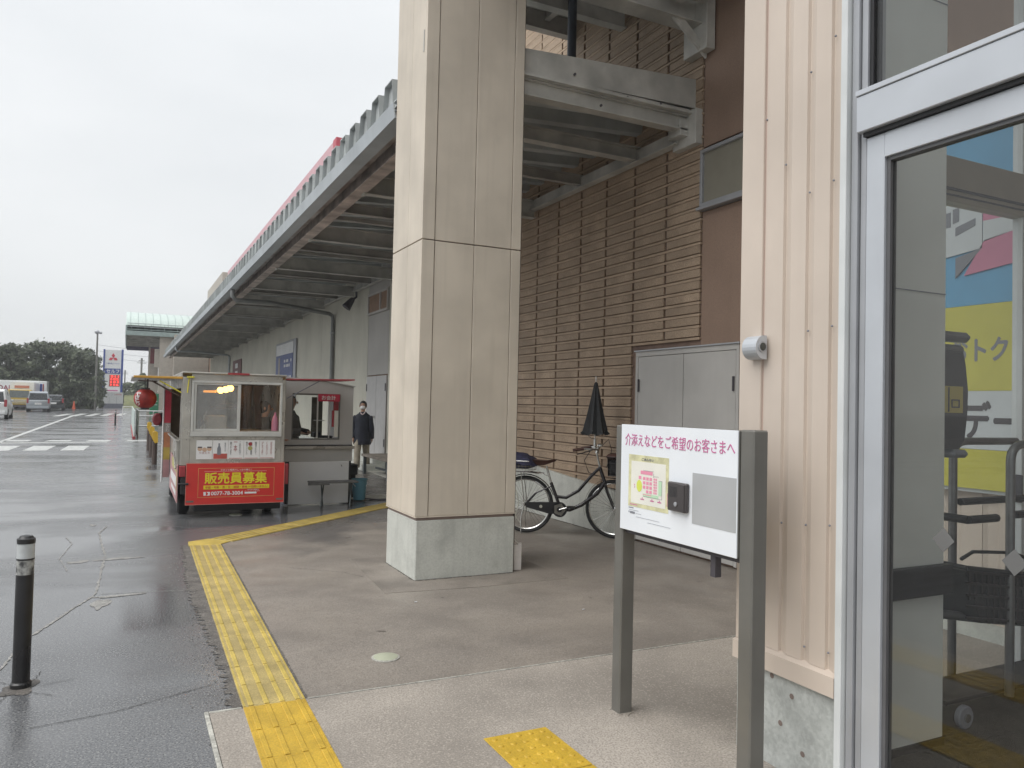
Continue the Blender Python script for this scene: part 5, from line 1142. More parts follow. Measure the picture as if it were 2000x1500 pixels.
for v in me.vertices:
    gx, gy, gz = v.co.x+off.x, v.co.y+off.y, v.co.z+off.z
    th = math.radians(205)+ (gx-.0)/.13*0.95; ph = gz/.122; rr = (.134+(-gy)*.8)*max(.2, math.cos(min(1.2, abs(ph)*1.05)))**.85
    v.co = Vector((.213+rr*math.cos(th), 10.75+rr*math.sin(th), 1.475+gz*.95))-off
# right awning
ra = thing('right_awning', 'thin red raised flap above the grey cashier booth', 'awning', (2.3, 11.0, 1.77))
a = MB(); a.prism([(1.87, 1.762), (2.78, 1.782), (2.78, 1.80), (1.87, 1.778)], 'y', TY+.02, 11.2); obj('flap', a, M_REDD, ra)
a = MB(); a.tube([(1.90, TY+.1, 1.52), (2.32, TY+.1, 1.76)], .007, 6); obj('strut', a, M_GINK, ra)

# =================================================================== CASHIER BOOTH
BY = 11.33
bo = thing('cashier_booth', 'grey cashier booth with a window and white lower board beside the food truck', 'booth', (2.55, BY, 0))
a = MB()
a.prism([(2.03, 1.60), (3.01, 1.60), (3.01, 1.71), (2.62, 1.775), (2.03, 1.81)], 'y', BY, BY+.03); a.box(2.03, 2.125, BY, BY+.03, .86, 1.60); a.box(2.815, 3.01, BY, BY+.03, .86, 1.60); a.box(2.125, 2.815, BY, BY+.03, .86, .935); obj('front_wall', a, M_BOOTH, bo)
a = MB(); a.box(2.98, 3.01, BY+.03, 12.8, .62, 1.70); obj('side_wall', a, M_BOOTH, bo)
a = MB(); a.prism([(2.03, 1.81), (2.62, 1.778), (3.03, 1.71), (3.03, 1.725), (2.62, 1.795), (2.03, 1.825)], 'y', BY-.02, 12.8); obj('roof', a, M_BOOTH, bo)
a = MB(); a.box(2.03, 3.01, BY-.008, BY+.03, .62, .80, .003); obj('lower_wall', a, M_BOOTH, bo)
a = MB(); a.box(2.03, 3.03, BY-.07, BY+.03, .80, .845, .006); obj('counter', a, M_SST, bo); a = MB(); a.box(2.03, 3.01, BY-.01, BY+.03, .846, .859); obj('seal', a, M_RUB, bo)
a = MB(); a.box(2.105, 2.965, BY-.016, BY-.002, .012, .618, .004); wbb = obj('white_board', a, M_WBOARD, bo)
a = MB(); a.prism([(2.84, .57), (2.86, .565), (2.865, .54), (2.858, .54), (2.85, .56)], 'y', BY-.0175, BY-.0161); obj('chip', a, M_INK, wbb)
a = MB(); a.box(2.055, 2.10, BY-.01, BY+.1, .02, .62); a.box(2.97, 3.0, BY, BY+.04, .02, .62); obj('leg', a, M_RUB, bo)
f = MB(); f.box(2.125, 2.815, BY-.006, BY+.022, 1.575, 1.60); f.box(2.125, 2.815, BY-.006, BY+.022, .935, .953); f.box(2.125, 2.14, BY-.006, BY+.022, .953, 1.575); f.box(2.798, 2.815, BY-.006, BY+.022, .953, 1.575); wd = obj('window', f, M_GPOST, bo)
f = MB(); f.box(2.48, 2.50, BY+.002, BY+.016, .953, 1.575); f.box(2.66, 2.675, BY+.03, BY+.05, .953, 1.575); f.box(2.5, 2.66, BY+.3, BY+.31, 1.2, 1.212); obj('sash', f, M_SSTL, wd)
f = MB(); f.box(2.14, 2.48, BY+.007, BY+.010, .953, 1.575); obj('pane', f, G_CLEAR, wd)
a = MB(); a.box(2.49, 2.805, BY-.012, BY-.0065, 1.49, 1.595); rs = obj('red_sign', a, mat('sign_crimson', (.55, .03, .07), .5, var=.04), bo); text('lettering', 'お会計', 2.54, 2.745, 1.51, 1.575, BY-.0122, '-y', M_WTXT, rs, .01)
a = MB(); a.box(2.72, 2.795, BY+.012, BY+.02, 1.36, 1.49); a.box(2.70, 2.735, BY+.012, BY+.02, 1.12, 1.36); obj('red_poster', a, M_REDD, bo)
a = MB(); a.box(2.738, 2.795, BY+.010, BY+.018, .97, 1.355); obj('paper_poster', a, M_PAPER, bo)
a = MB(); a.box(2.50, 2.60, BY+.25, BY+.40, .95, 1.03, .01); a.box(2.52, 2.75, BY+.12, BY+.3, .95, .985, .01); tag(obj('cash_register', a, M_RUB, None), 'dark cash register behind the cashier booth window', 'cash register')
a = MB(); a.box(2.50, 2.66, BY+.45, BY+.48, .953, 1.55); a.box(2.52, 2.62, BY+.42, BY+.449, 1.05, 1.2); obj('shelf_back', a, mat('olive_shelf', (.10, .10, .07), .6, var=.3), bo)

# ---- stool, bucket, bin, door bench
sl2 = thing('folding_bench', 'grey folding bench with crossed legs before the white booth board', 'bench', (2.68, 11.05, 0))
a = MB(); a.box(2.34, 3.02, 10.95, 11.18, .335, .36, .006); a.box(2.30, 2.60, 10.93, 10.95, .318, .352, .004); obj('seat', a, mat('bench_top', (.15, .15, .145), .5, var=.2, vscale=12), sl2)
for x in (2.52, 2.93):
    a = MB(); a.tube([(x-.03, 10.97, .335), (x+.04, 11.16, 0.0)], .010, 6); a.tube([(x+.05, 11.16, .335), (x-.03, 10.97, 0.0)], .010, 6); a.tube([(x-.03, 10.97, .01), (x+.04, 11.16, .01)], .009, 6); obj('leg', a, M_STOOL, sl2, True)
bu = thing('bucket', 'blue plastic bucket on the ground beside the cashier booth', 'bucket', (3.21, 11.6, 0.014))
a = MB(); a.lathe([(.085, 0.014), (.088, .02), (.115, .31), (.123, .315), (.123, .33), (.115, .33), (.110, .30), (.084, .03)], (3.21, 11.6, 0), 24); a.f = a.f[:-1]; obj('body', a, M_BLUEP, bu, True)
a = MB(); a.tube([(3.095, 11.6, .31)]+[(3.21-.125*math.cos(t), 11.6-.07, .31-.12*math.sin(t)) for t in (.5, 1.0, 1.57, 2.1, 2.6)]+[(3.325, 11.6, .31)], .004, 5); obj('handle', a, M_WTXT, bu, True)
cbn = thing('crate', 'small black crate between the booth and the blue bucket', 'crate', (3.14, 12.05, .014))
a = MB(); a.box(3.03, 3.26, 11.9, 12.2, .36, .50, .01); a.box(3.05, 3.24, 11.93, 12.17, .014, .36, .01); obj('body', a, M_RUB, cbn); a = MB(); a.box(3.02, 3.27, 11.89, 12.21, .50, .52, .005); obj('rim', a, M_RUB, cbn)
a = MB(); pts = [(3.3, 11.65, .02), (3.5, 11.5, .012), (3.7, 11.45, .012), (3.95, 11.1, .010), (4.1, 10.9, .010)]; a.tube(pts, .012, 6); tag(obj('hose', a, M_INK, None, True), 'dark hose lying on the ground from the blue bucket', 'hose')
wb_ = thing('wooden_bench', 'low grey wooden bench behind the column by the wall door', 'bench', (4.9, 14.6, 0))
a = MB(); a.box(4.45, 5.05, 14.2, 16.0, .36, .41, .006); obj('seat', a, mat('grey_wood', (.18, .155, .13), .8, var=.25, vscale=6), wb_)
for x in (4.5, 4.98):
    for y in (14.28, 15.9): a = MB(); a.box(x-.03, x+.03, y-.03, y+.03, 0, .359, .003); obj('leg', a, M_STOOL, wb_)
a = MB(); a.box(4.72, 4.76, 14.31, 15.87, .10, .14); obj('stretcher', a, M_STOOL, wb_)

# =================================================================== PEOPLE
def skin(name, vs, es, m, parent, sub=2):
    """vs: list of (co, radius or (rx, ry)); grows one continuous surface"""
    me = bpy.data.meshes.new(name); me.from_pydata([v[0] for v in vs], es, []); ob = bpy.data.objects.new(name, me); C.objects.link(ob)
    md = ob.modifiers.new('s', 'SKIN'); md.use_smooth_shade = True
    for i, v in enumerate(vs):
        r = v[1]; r = (r, r) if not isinstance(r, tuple) else r
        me.skin_vertices[0].data[i].radius = r
    me.skin_vertices[0].data[0].use_root = True
    s_ = ob.modifiers.new('d', 'SUBSURF'); s_.levels = sub; s_.render_levels = sub
    bpy.context.view_layer.update(); dg = bpy.context.evaluated_depsgraph_get()
    m2 = bpy.data.meshes.new_from_object(ob.evaluated_get(dg), depsgraph=dg); bpy.data.objects.remove(ob); m2.shade_smooth()
    m2.name = name; m2.materials.clear(); m2.materials.append(m)
    o = bpy.data.objects.new(name, m2); C.objects.link(o); o.parent = parent; return o
def ell(mb, c, r, n=18, k=12):
    vs = []; fs = []
    for i in range(k+1):
        t = -PI/2+PI*i/k
        for j in range(n):
            u = 2*PI*j/n; vs.append((c[0]+r[0]*math.cos(t)*math.cos(u), c[1]+r[1]*math.cos(t)*math.sin(u), c[2]+r[2]*math.sin(t)))
    for i in range(k):
        for j in range(n): fs.append((i*n+j, i*n+(j+1) % n, (i+1)*n+(j+1) % n, (i+1)*n+j))
    return mb.add(vs, fs)
def person(label, loc, rz, H=1.5, walk=1.0, mask=True, top=M_JACK, bottom=M_KHAK, arms=None, jacket=True):
    """local frame: faces -Y"""
    p = thing('person', label, 'person', loc, rz); p.scale = (H/1.5,)*3
    s_ = walk
    hipL, hipR = (-.075, 0, .76), (.075, 0, .76)
    kL, kR = (-.085, -.10*s_, .42), (.085, .06*s_, .42); aL, aR = (-.085, -.16*s_, .075), (.09, .24*s_, .10)
    tL, tR = (-.09, -.30*s_, .035), (.09, .12*s_, .03)
    if s_ == 0: tL, tR = (-.09, -.14, .035), (.09, -.14, .035)
    A = arms or [(-.165, 0.0, 1.185), (-.20, .05, .93), (-.19, -.04, .70), (.165, 0, 1.185), (.20, -.03, .93), (.20, .06, .70)]
    body = [((0, 0, .80), (.115, .085)), ((0, 0, .95), (.10, .075)), ((0, .0, 1.14), (.125, .085)), ((0, .01, 1.245), (.05, .05)), ((0, 0, 1.30), (.042, .045)), ((0, -.01, 1.36), (.06, .068)), ((0, -.012, 1.42), (.068, .082)), ((0, -.005, 1.468), (.050, .062)),
            (hipL, .075), (kL, .055), (aL, .036), (tL, .03), (hipR, .075), (kR, .055), (aR, .036), (tR, .03),
            ((A[0][0]*.8, A[0][1], A[0][2]-.02), .040), (A[1], .036), (A[2], .026), ((A[3][0]*.8, A[3][1], A[3][2]-.02), .040), (A[4], .036), (A[5], .026)]
    es = [(0, 1), (1, 2), (2, 3), (3, 4), (4, 5), (5, 6), (6, 7), (0, 8), (8, 9), (9, 10), (10, 11), (0, 12), (12, 13), (13, 14), (14, 15), (2, 16), (16, 17), (17, 18), (2, 19), (19, 20), (20, 21)]
    # fingers rooted in the palm
    for (k, sgn) in ((18, -1), (21, 1)):
        base = Vector(body[k][0]); el_ = Vector(body[k-1][0]); d = (base-el_).normalized(); pv = base+d*.045; i0 = len(body)
        body.append((tuple(pv), (.024, .014))); es.append((k, i0))
        for q, (dx, ln_) in enumerate(((-.018, .05), (-.006, .06), (.006, .056), (.017, .042))):
            b1 = pv+d*.03+Vector((0, dx, 0)); b2 = b1+d*ln_*.6+Vector((-sgn*.008, 0, 0)); n1 = len(body)
            body.append((tuple(b1), .0075)); body.append((tuple(b2), .006)); es += [(i0, n1), (n1, n1+1)]
        th = pv+Vector((0, -.03, 0))-d*.01; n1 = len(body); body.append((tuple(th), .008)); body.append((tuple(th+d*.03+Vector((0, -.012, 0))), .0065)); es += [(i0, n1), (n1, n1+1)]
    skin('body', body, es, M_SKIN, p)
    # clothes: lofted shells with slight folds
    rn = random.Random(len(label))
    def loft(mb, rings, n=18, fold=.006):
        vs = []; fs = []
        for (c, rx, ry) in rings:
            for k in range(n):
                u = 2*PI*k/n; f = 1+rn.uniform(-fold, fold)/max(rx, .03); vs.append((c[0]+rx*f*math.cos(u), c[1]+ry*f*math.sin(u), c[2]+rn.uniform(-fold, fold)*.6))
        for i in range(len(rings)-1):
            for k in range(n): fs.append((i*n+k, i*n+(k+1) % n, (i+1)*n+(k+1) % n, (i+1)*n+k))
        fs += [tuple(range(n))[::-1], tuple(range((len(rings)-1)*n, len(rings)*n))]; mb.add(vs, fs)
    def lerp(a_, b_, t_): return tuple(a_[i]+(b_[i]-a_[i])*t_ for i in range(3))
    b = MB(); loft(b, [((0, 0, .70), .13, .10), ((0, 0, .80), .145, .105), ((0, 0, .90), .14, .10)])
    for (h_, k_, a_) in ((hipL, kL, (aL[0], aL[1], .085)), (hipR, kR, (aR[0], aR[1], .10))):
        loft(b, [((h_[0], h_[1], .84), .07, .09), (lerp(h_, k_, .35), .088, .094), (lerp(h_, k_, .75), .074, .078), (k_, .068, .072), (lerp(k_, a_, .4), .068, .072), (lerp(k_, a_, .85), .066, .070), (a_, .068, .074)])
    obj('trousers', b, bottom, p, True, local=True)
    b = MB(); loft(b, [((0, 0, .57), .185, .145), ((0, 0, .60), .190, .150), ((0, 0, .72), .182, .138), ((0, 0, .86), .168, .126), ((0, 0, 1.0), .166, .122), ((0, 0, 1.12), .178, .118), ((0, .005, 1.19), .165, .105), ((0, .012, 1.235), .10, .085), ((0, .014, 1.275), .068, .068)], 22, .008)
    for k_ in (0, 3):
        s0, s1, s2 = A[k_], A[k_+1], A[k_+2]; s0 = (s0[0]*.86, s0[1], s0[2]-.005)
        b.tube([s0, lerp(s0, s1, .12), lerp(s0, s1, .5), lerp(s0, s1, .92), lerp(s1, s2, .12), lerp(s1, s2, .6), lerp(s1, s2, .98)], [.058, .069, .060, .056, .056, .050, .048], 14)
    obj('jacket', b, top, p, True, local=True)
    for (a_, t_) in ((aL, tL), (aR, tR)):
        b = MB(); d = Vector(t_)-Vector(a_); ell(b, ((a_[0]+t_[0])/2, (a_[1]+t_[1])/2, max(.045, (a_[2]+t_[2])/2-.012)), (.046, .125, .045)); obj('shoe', b, mat('shoe_grey', (.30, .28, .26), .7), p, True, local=True)
    b = MB(); ell(b, (0, .018, 1.418), (.082, .092, .098)); b.v = [v for v in b.v]; b.v = [(v[0], max(v[1], -.045-.02*(v[2] > 1.46)), v[2]) if v[2] > 1.33 else (v[0], max(v[1], .0), v[2]) for v in b.v]; obj('hair', b, M_HAIR, p, True, local=True)
    b = MB(); ell(b, (-.027, -.086, 1.415), (.010, .005, .005)); ell(b, (.027, -.086, 1.415), (.010, .005, .005)); b.box(-.04, -.014, -.091, -.084, 1.432, 1.436); b.box(.014, .04, -.091, -.084, 1.432, 1.436); obj('eyes', b, M_HAIR, p, True, local=True)
    b = MB(); ell(b, (-.076, 0, 1.40), (.008, .016, .026)); ell(b, (.076, 0, 1.40), (.008, .016, .026)); obj('ears', b, M_SKIN, p, True, local=True)
    if mask: b = MB(); ell(b, (0, -.062, 1.368), (.058, .048, .042)); obj('face_mask', b, mat('mask_white', (.75, .74, .74), .8), p, True, local=True)
    else: b = MB(); ell(b, (0, -.098, 1.392), (.012, .016, .018)); b.box(-.02, .02, -.088, -.080, 1.356, 1.361); obj('nose', b, M_SKIN, p, True, local=True)
    if jacket: b = MB(); b.tube([(-.045, -.03, 1.27), (-.03, -.065, 1.235), (0, -.085, 1.215), (.03, -.065, 1.235), (.045, -.03, 1.27)], .014, 8); obj('collar', b, mat('collar_pink', (.62, .50, .50), .7), p, True, local=True)
    return p
person('person in a navy jacket, khaki trousers and white mask walking beside the booth', (4.60, 16.5, 0.004), math.radians(-22), 1.5)
person('person in dark clothes seen from the side behind the cashier booth window', (2.22, 11.95, 0.05), math.radians(60), 1.52, 0, False, M_DARKC, M_DARKC, [(-.19, 0, 1.19), (-.22, -.05, .97), (-.16, -.22, .95), (.19, 0, 1.19), (.22, -.05, .97), (.16, -.22, .95)], False)
person('person with dark hair working behind the right pane of the truck window', (1.72, 11.1, 0.05), math.radians(75), 1.42, 0, False, M_DARKC, M_DARKC, [(-.19, 0, 1.19), (-.22, -.05, .97), (-.16, -.22, .95), (.19, 0, 1.19), (.22, -.05, .97), (.16, -.22, .95)], False)

# =================================================================== FAR PARTS
fe = thing('far_entrance', 'distant beige entrance hall with a pale green arched canopy', 'entrance', (2.0, 60, 0))
a = MB(); a.box(2.0, 3.15, 60.2, 61.4, 0, 5.88); obj('pillar', a, M_CCOL, fe)
a = MB(); a.box(2.9, 5.18, 59.2, 75, 0, 5.9); a.box(1.70, 2.0, 60.5, 60.9, 3.6, 4.9); obj('wall', a, M_CCOL, fe)
a = MB(); pts = []
for k in range(13):
    t = PI*k/12; pts.append((60.0+8.3-8.3*math.cos(t), 6.45+1.5*math.sin(t)))
a.prism(pts, 'x', -.17, 5.2); obj('arched_roof', a, M_LGRN, fe, True)
for k in range(10):
    a = MB(); x = .1+.48*k; a.tube([(x, 60+8.33-8.33*math.cos(PI*j/12), 6.46+1.51*math.sin(PI*j/12)) for j in range(0, 9)], .012, 4); obj('roof_rib', a, M_TRIM, fe)
for k, z in enumerate((6.14, 6.34, 6.56)):
    a = MB(); a.box(-.1, 5.2, 59.93, 59.97, z, z+.045); obj('rail', a, M_GUT if k else M_TRIM, fe)
for k in range(12): a = MB(); a.box(.15+.42*k, .17+.42*k, 59.935, 59.965, 6.066, 6.56); obj('rail_post', a, M_TRIM, fe)
a = MB(); a.box(-.18, 5.2, 59.9, 60.0, 5.75, 6.06, .01); a.box(-.2, -.1, 60.0, 76.9, 5.75, 6.45, .01); obj('fascia', a, M_TRIM, fe)
a = MB(); a.box(-.1, 5.2, 60.0, 76.8, 5.95, 6.02); obj('soffit', a, M_STEELD, fe)
for k in range(6): a = MB(); a.box(-.1, 5.2, 61.4+2.4*k, 61.7+2.4*k, 5.80, 5.949); obj('joist', a, M_STEEL, fe)
a = MB(); a.box(-.1, 5.2, 76.7, 76.9, 5.6, 6.0); obj('back_beam', a, mat('violet_beam', (.16, .15, .24), .5), fe)
gb = thing('notice_board', 'green notice board standing by the far entrance', 'notice board', (1.25, 52, 0))
a = MB(); a.box(1.28, 1.78, 52, 52.06, .45, 1.70, .01); obj('panel', a, M_GRN, gb); a = MB(); a.box(1.33, 1.52, 51.98, 51.998, 1.36, 1.64); a.box(1.36, 1.70, 51.98, 51.998, 1.20, 1.24); a.box(1.36, 1.70, 51.98, 51.998, 1.0, 1.03); obj('pale_print', a, M_WTXT, gb)
a = MB(); a.box(1.31, 1.35, 52.01, 52.05, 0, .45); a.box(1.71, 1.75, 52.01, 52.05, 0, .45); obj('leg', a, M_GRN, gb)
rs_ = thing('wall_sign', 'narrow dark red sign panel on the far beige hall', 'sign', (1.4, 62, 4)); a = MB(); a.box(1.46, 1.74, 62, 62.2, 3.9, 5.0); obj('panel', a, mat('maroon_panel', (.22, .05, .06), .6), rs_)
a = MB(); a.box(1.34, 1.459, 62, 62.2, 0, 5.1); a.box(1.459, 2.0, 62.0, 62.2, 0, 3.89); obj('side_wall', a, M_CCOL, rs_)
# pipe barrier + pale screen
pb = thing('pipe_barrier', 'galvanised pipe barrier with a pale screen end beyond the lantern', 'railing', (1.0, 34, 0))
a = MB()
for z in (.98, .80, .45): a.tube([(.42, 31.0, z), (1.9, 31.0, z)], .022, 8)
for z in (.98, .60): a.tube([(.42, 31.0, z), (.42, 37, z)], .022, 8)
for x in (.42, .9, 1.4): a.tube([(x, 31, 0), (x, 31, .98)], .022, 8)
for y in (33, 35, 37): a.tube([(.42, y, 0), (.42, y, .98)], .022, 8)
obj('rails', a, M_CHR, pb, True)
a = MB(); a.box(.27, .30, 30.5, 44, .08, 1.0, .005); obj('screen', a, M_LGRN, pb)
a = MB(); a.box(.24, .33, 30.5, 44, 0, .08); obj('screen_foot', a, M_REDD, pb)
lp = thing('guard_rail', 'low white hoop guard rail far down the road', 'railing', (.1, 60, 0)); a = MB()
for x in (-.2, .45): a.tube([(x, 62, 0), (x, 62, .75)], .03, 6)
a.tube([(-.2, 62, .75), (.45, 62, .75)], .03, 6); obj('hoop', a, M_WTXT, lp, True)

# gas station sign
gs = thing('fuel_price_sign', 'tall white fuel sign with red diamond emblem and red price digits', 'sign', (-1.6, 110, 0))
GY = 110
a = MB(); a.box(-2.75, -2.55, GY, GY+.3, 1.9, 7.35); obj('post', a, M_BLUE, gs); a = MB(); a.box(-.72, -.48, GY, GY+.3, 1.9, 7.4); obj('post', a, M_BLUE, gs)
a = MB(); a.box(-2.55, -.72, GY+.05, GY+.3, 1.95, 7.3); obj('panel', a, M_CAR_W, gs)
def dia(c, ang_, L_=.42, w_=.235):
    ca, sa = math.cos(ang_), math.sin(ang_); pts = [(0, 0), (L_/2, w_/2*1.1), (L_, 0), (L_/2, -w_/2*1.1)]
    b = MB(); b.prism([(c[0]+p[0]*ca-p[1]*sa, c[1]+p[0]*sa+p[1]*ca) for p in pts], 'y', GY, GY+.045); return b
for an in (90, 210, 330): obj('emblem_diamond', dia((-1.63, 6.30), math.radians(an), .58, .36), mat('emblem_red', (.60, .02, .05), .4), gs)
a = MB(); a.box(-2.5, -.78, GY+.01, GY+.045, 4.3, 4.95); obj('blue_band', a, M_BLUE, gs); text('lettering', 'セルフ', -2.35, -.9, 4.38, 4.85, GY+.008, '-y', M_WTXT, gs, .02)
text('lettering', '三菱商事エネルギー', -2.4, -.85, 5.48, 5.68, GY+.048, '-y', M_BLUE, gs, .01)
a = MB(); a.box(-2.0, -.80, GY+.01, GY+.045, 2.70, 4.15); obj('price_board', a, mat('price_maroon', (.45, .08, .06), .5), gs)
for k, (s, z) in enumerate((('511', 3.82), ('182', 3.47), ('161', 3.12), ('116', 2.77))): text('price_digits', s, -1.85, -.92, z, z+.27, GY+.005, '-y', M_LED, gs, .04)
a = MB(); a.box(-2.5, -.78, GY+.01, GY+.045, 1.98, 2.6); obj('lower_panel', a, M_WTXT, gs); a = MB(); a.box(-2.2, -1.0, GY, GY+.009, 2.1, 2.25); obj('pink_print', a, M_PINKT, gs)
gw = thing('station_wall', 'low white wall with grey base under the fuel sign', 'wall', (-1.9, 108, 0))
a = MB(); a.box(-3.4, -.35, 107.8, 108.2, .55, 1.95); obj('wall', a, mat('station_white', (.52, .53, .52), .6, var=.05), gw); a = MB(); a.box(-3.0, -.35, 107.75, 108.2, 0, .549); obj('base', a, mat('station_base', (.14, .145, .18), .6, var=.1), gw)
a = MB()
for x in (-2.6, -1.9, -1.1): a.box(x, x+.03, 107.77, 107.799, .56, 1.4)
obj('joint', a, M_GINK, gw)
text('lettering', 'セルフ', -2.5, -1.5, 1.55, 1.78, 107.797, '-y', M_GINK, gw); text('lettering', '24時間', -1.35, -.55, 1.58, 1.78, 107.797, '-y', M_REDD, gw)
# street lamp and utility poles
sp2 = thing('street_lamp', 'tall pole with a double floodlight above the trees', 'street lamp', (-3.0, 95, 0))
a = MB(); a.tube([(-3.0, 95, 0), (-3.0, 95, 8.2)], [.13, .09], 10); obj('pole', a, M_GPOST, sp2, True)
a = MB(); ell(a, (-3.05, 94.9, 8.35), (.25, .2, .22)); ell(a, (-2.72, 95, 8.3), (.18, .18, .14)); obj('lamp_head', a, M_ALUG, sp2, True)
wires = []
for k, (x, y, h) in enumerate(((2.2, 150, 8.2), (-.45, 200, 7.5))):
    u = thing('utility_pole', ['nearer grey utility pole left of the far hall', 'farther thin grey utility pole behind the low trees'][k], 'utility pole', (x, y, 0))
    a = MB(); a.tube([(x, y, 0), (x, y, h)], .16, 8); obj('pole', a, M_GPOST, u, True); a = MB(); a.box(x-.7, x+.7, y-.06, y+.06, h-.9, h-.8); a.box(x-.5, x+.5, y-.06, y+.06, h-.5, h-.4); obj('crossarm', a, M_GPOST, u)
a = MB()
for z in (8.9, 8.0, 7.2): a.tube([(-4 + 2*k, 128, z-.6*math.sin(PI*k/9)) for k in range(10)], .02, 4, cap=False)
tag(obj('power_lines', a, M_GINK, None), 'thin sagging power lines behind the fuel sign', 'power lines')

# ---- trees
def tree(x, y, h, rx, ry, label, name='broadleaf_tree', n=2600, m=M_LEAF, base=0.0, leaf=.22, seed=1):
    rnd = random.Random(seed); t = thing(name, label, 'tree', (x, y, 0))
    a = MB(); a.tube([(x, y, 0), (x+.1, y, h*.35), (x-.1, y, h*.7)], [.16, .12, .05], 8)
    for k in range(6):
        an = rnd.uniform(0, 6.28); a.tube([(x, y, h*.25+k*.05*h), (x+rx*.5*math.cos(an), y+ry*.5*math.sin(an), h*(.5+.05*k))], [.07, .025], 6)
    obj('trunk', a, M_BARK, t, True)
    cl_ = []
    for k in range(46):
        an = rnd.uniform(0, 6.28); rr = math.sqrt(rnd.random())*.88; zz = rnd.uniform(.06, .93)
        w_ = math.sqrt(max(0.08, 1-(abs(zz-.38)/.66)**2.4)); cl_.append((x+rx*rr*w_*math.cos(an), y+ry*rr*w_*math.sin(an), base+zz*(h-base), rnd.uniform(.16, .32)*min(rx, h*.35)))
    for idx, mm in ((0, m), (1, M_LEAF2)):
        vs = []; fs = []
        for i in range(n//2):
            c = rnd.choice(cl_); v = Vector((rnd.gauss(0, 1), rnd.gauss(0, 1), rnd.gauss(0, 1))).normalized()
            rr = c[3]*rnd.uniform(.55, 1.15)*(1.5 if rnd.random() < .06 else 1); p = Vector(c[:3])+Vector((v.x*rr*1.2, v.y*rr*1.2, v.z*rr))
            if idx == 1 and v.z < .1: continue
            if p.z < base+.05: p.z = base+rnd.uniform(.05, .6)
            a1 = Vector((rnd.gauss(0, 1), rnd.gauss(0, 1), rnd.gauss(0, .6))).normalized(); b1 = a1.cross(v); 
            if b1.length < .1: continue
            b1.normalize(); s_ = leaf*rnd.uniform(.6, 1.4); k = len(vs)
            vs += [tuple(p-a1*s_), tuple(p+b1*s_*.5), tuple(p+a1*s_), tuple(p-b1*s_*.5)]; fs.append((k, k+1, k+2, k+3))
        b = MB(); b.v = vs; b.f = fs
        me = bpy.data.meshes.new('crown'); me.from_pydata([(q[0]-x, q[1]-y, q[2]) for q in vs], [], fs); me.materials.append(mm)
        o = bpy.data.objects.new('crown' if idx == 0 else 'upper_leaves', me); C.objects.link(o); o.parent = t
    # dense inner mass of larger leaves
    vs = []; fs = []
    for i in range(1500):
        c = rnd.choice(cl_); p = Vector(c[:3])+Vector((rnd.gauss(0, .4), rnd.gauss(0, .4), rnd.gauss(0, .4)))*c[3]; a1 = Vector((rnd.gauss(0, 1), rnd.gauss(0, 1), rnd.gauss(0, 1))).normalized(); b1 = a1.orthogonal().normalized(); s_ = leaf*1.7; k = len(vs)
        vs += [tuple(p-a1*s_-Vector((x, y, 0))), tuple(p+b1*s_-Vector((x, y, 0))), tuple(p+a1*s_-Vector((x, y, 0))), tuple(p-b1*s_-Vector((x, y, 0)))]; fs.append((k, k+1, k+2, k+3))
    me = bpy.data.meshes.new('inner_leaves'); me.from_pydata(vs, [], fs); me.materials.append(m); o = bpy.data.objects.new('inner_leaves', me); C.objects.link(o); o.parent = t
TL = [(-4.3, 97, 6.9, 2.3, 2.4, 'dark rounded tree at the right end of the row beside the fuel sign', 9000), (-6.6, 98, 7.5, 2.3, 2.5, 'dark bushy tree second from the right in the row', 9000), (-8.8, 99, 7.3, 2.2, 2.5, 'dark tree in the middle of the row above the silver car', 9000), (-11.2, 99, 7.0, 2.3, 2.5, 'dark tree behind the yellow cab truck', 8000), (-13.6, 100, 6.8, 2.4, 2.5, 'dark tree at the left end of the row behind the white lorry', 8000)]
for k, (x, y, h, rx, ry, lb, n) in enumerate(TL): tree(x, y, h, rx, ry, lb, n=n, seed=k+3, leaf=.13)
tree(-3.3, 96, 4.6, 1.25, 1.4, 'lower bush hugging the right end of the tree row', 'shrub', 4500, seed=14, leaf=.12)
for k, x in enumerate((-14, -11.5, -9.2, -6.9, -4.9)):
    tree(x, 101.5, 4.6, 2.0, 1.0, ['dark low hedge bush at the far left end behind the white lorry', 'dark low hedge bush behind the lettering of the lorry', 'dark low hedge bush behind the yellow cab truck', 'dark low hedge bush behind the silver minivan', 'dark low hedge bush left of the traffic cone'][k], 'hedge_bush', n=5000, seed=60+k, leaf=.15)
tree(-13.2, 70, 10.2, 3.1, 3, 'tall tree cut by the left edge above the parked vans', n=7000, seed=31, leaf=.13, base=4)
tree(2.6, 118, 4.7, 2.0, 2, 'distant grey green tree left of the far hall', n=4000, seed=41, leaf=.15, m=M_LEAF2)
tree(-.2, 135, 3.6, 1.8, 2, 'low distant bush right of the fuel sign', 'shrub', 3000, seed=42, leaf=.15, m=M_LEAF2)
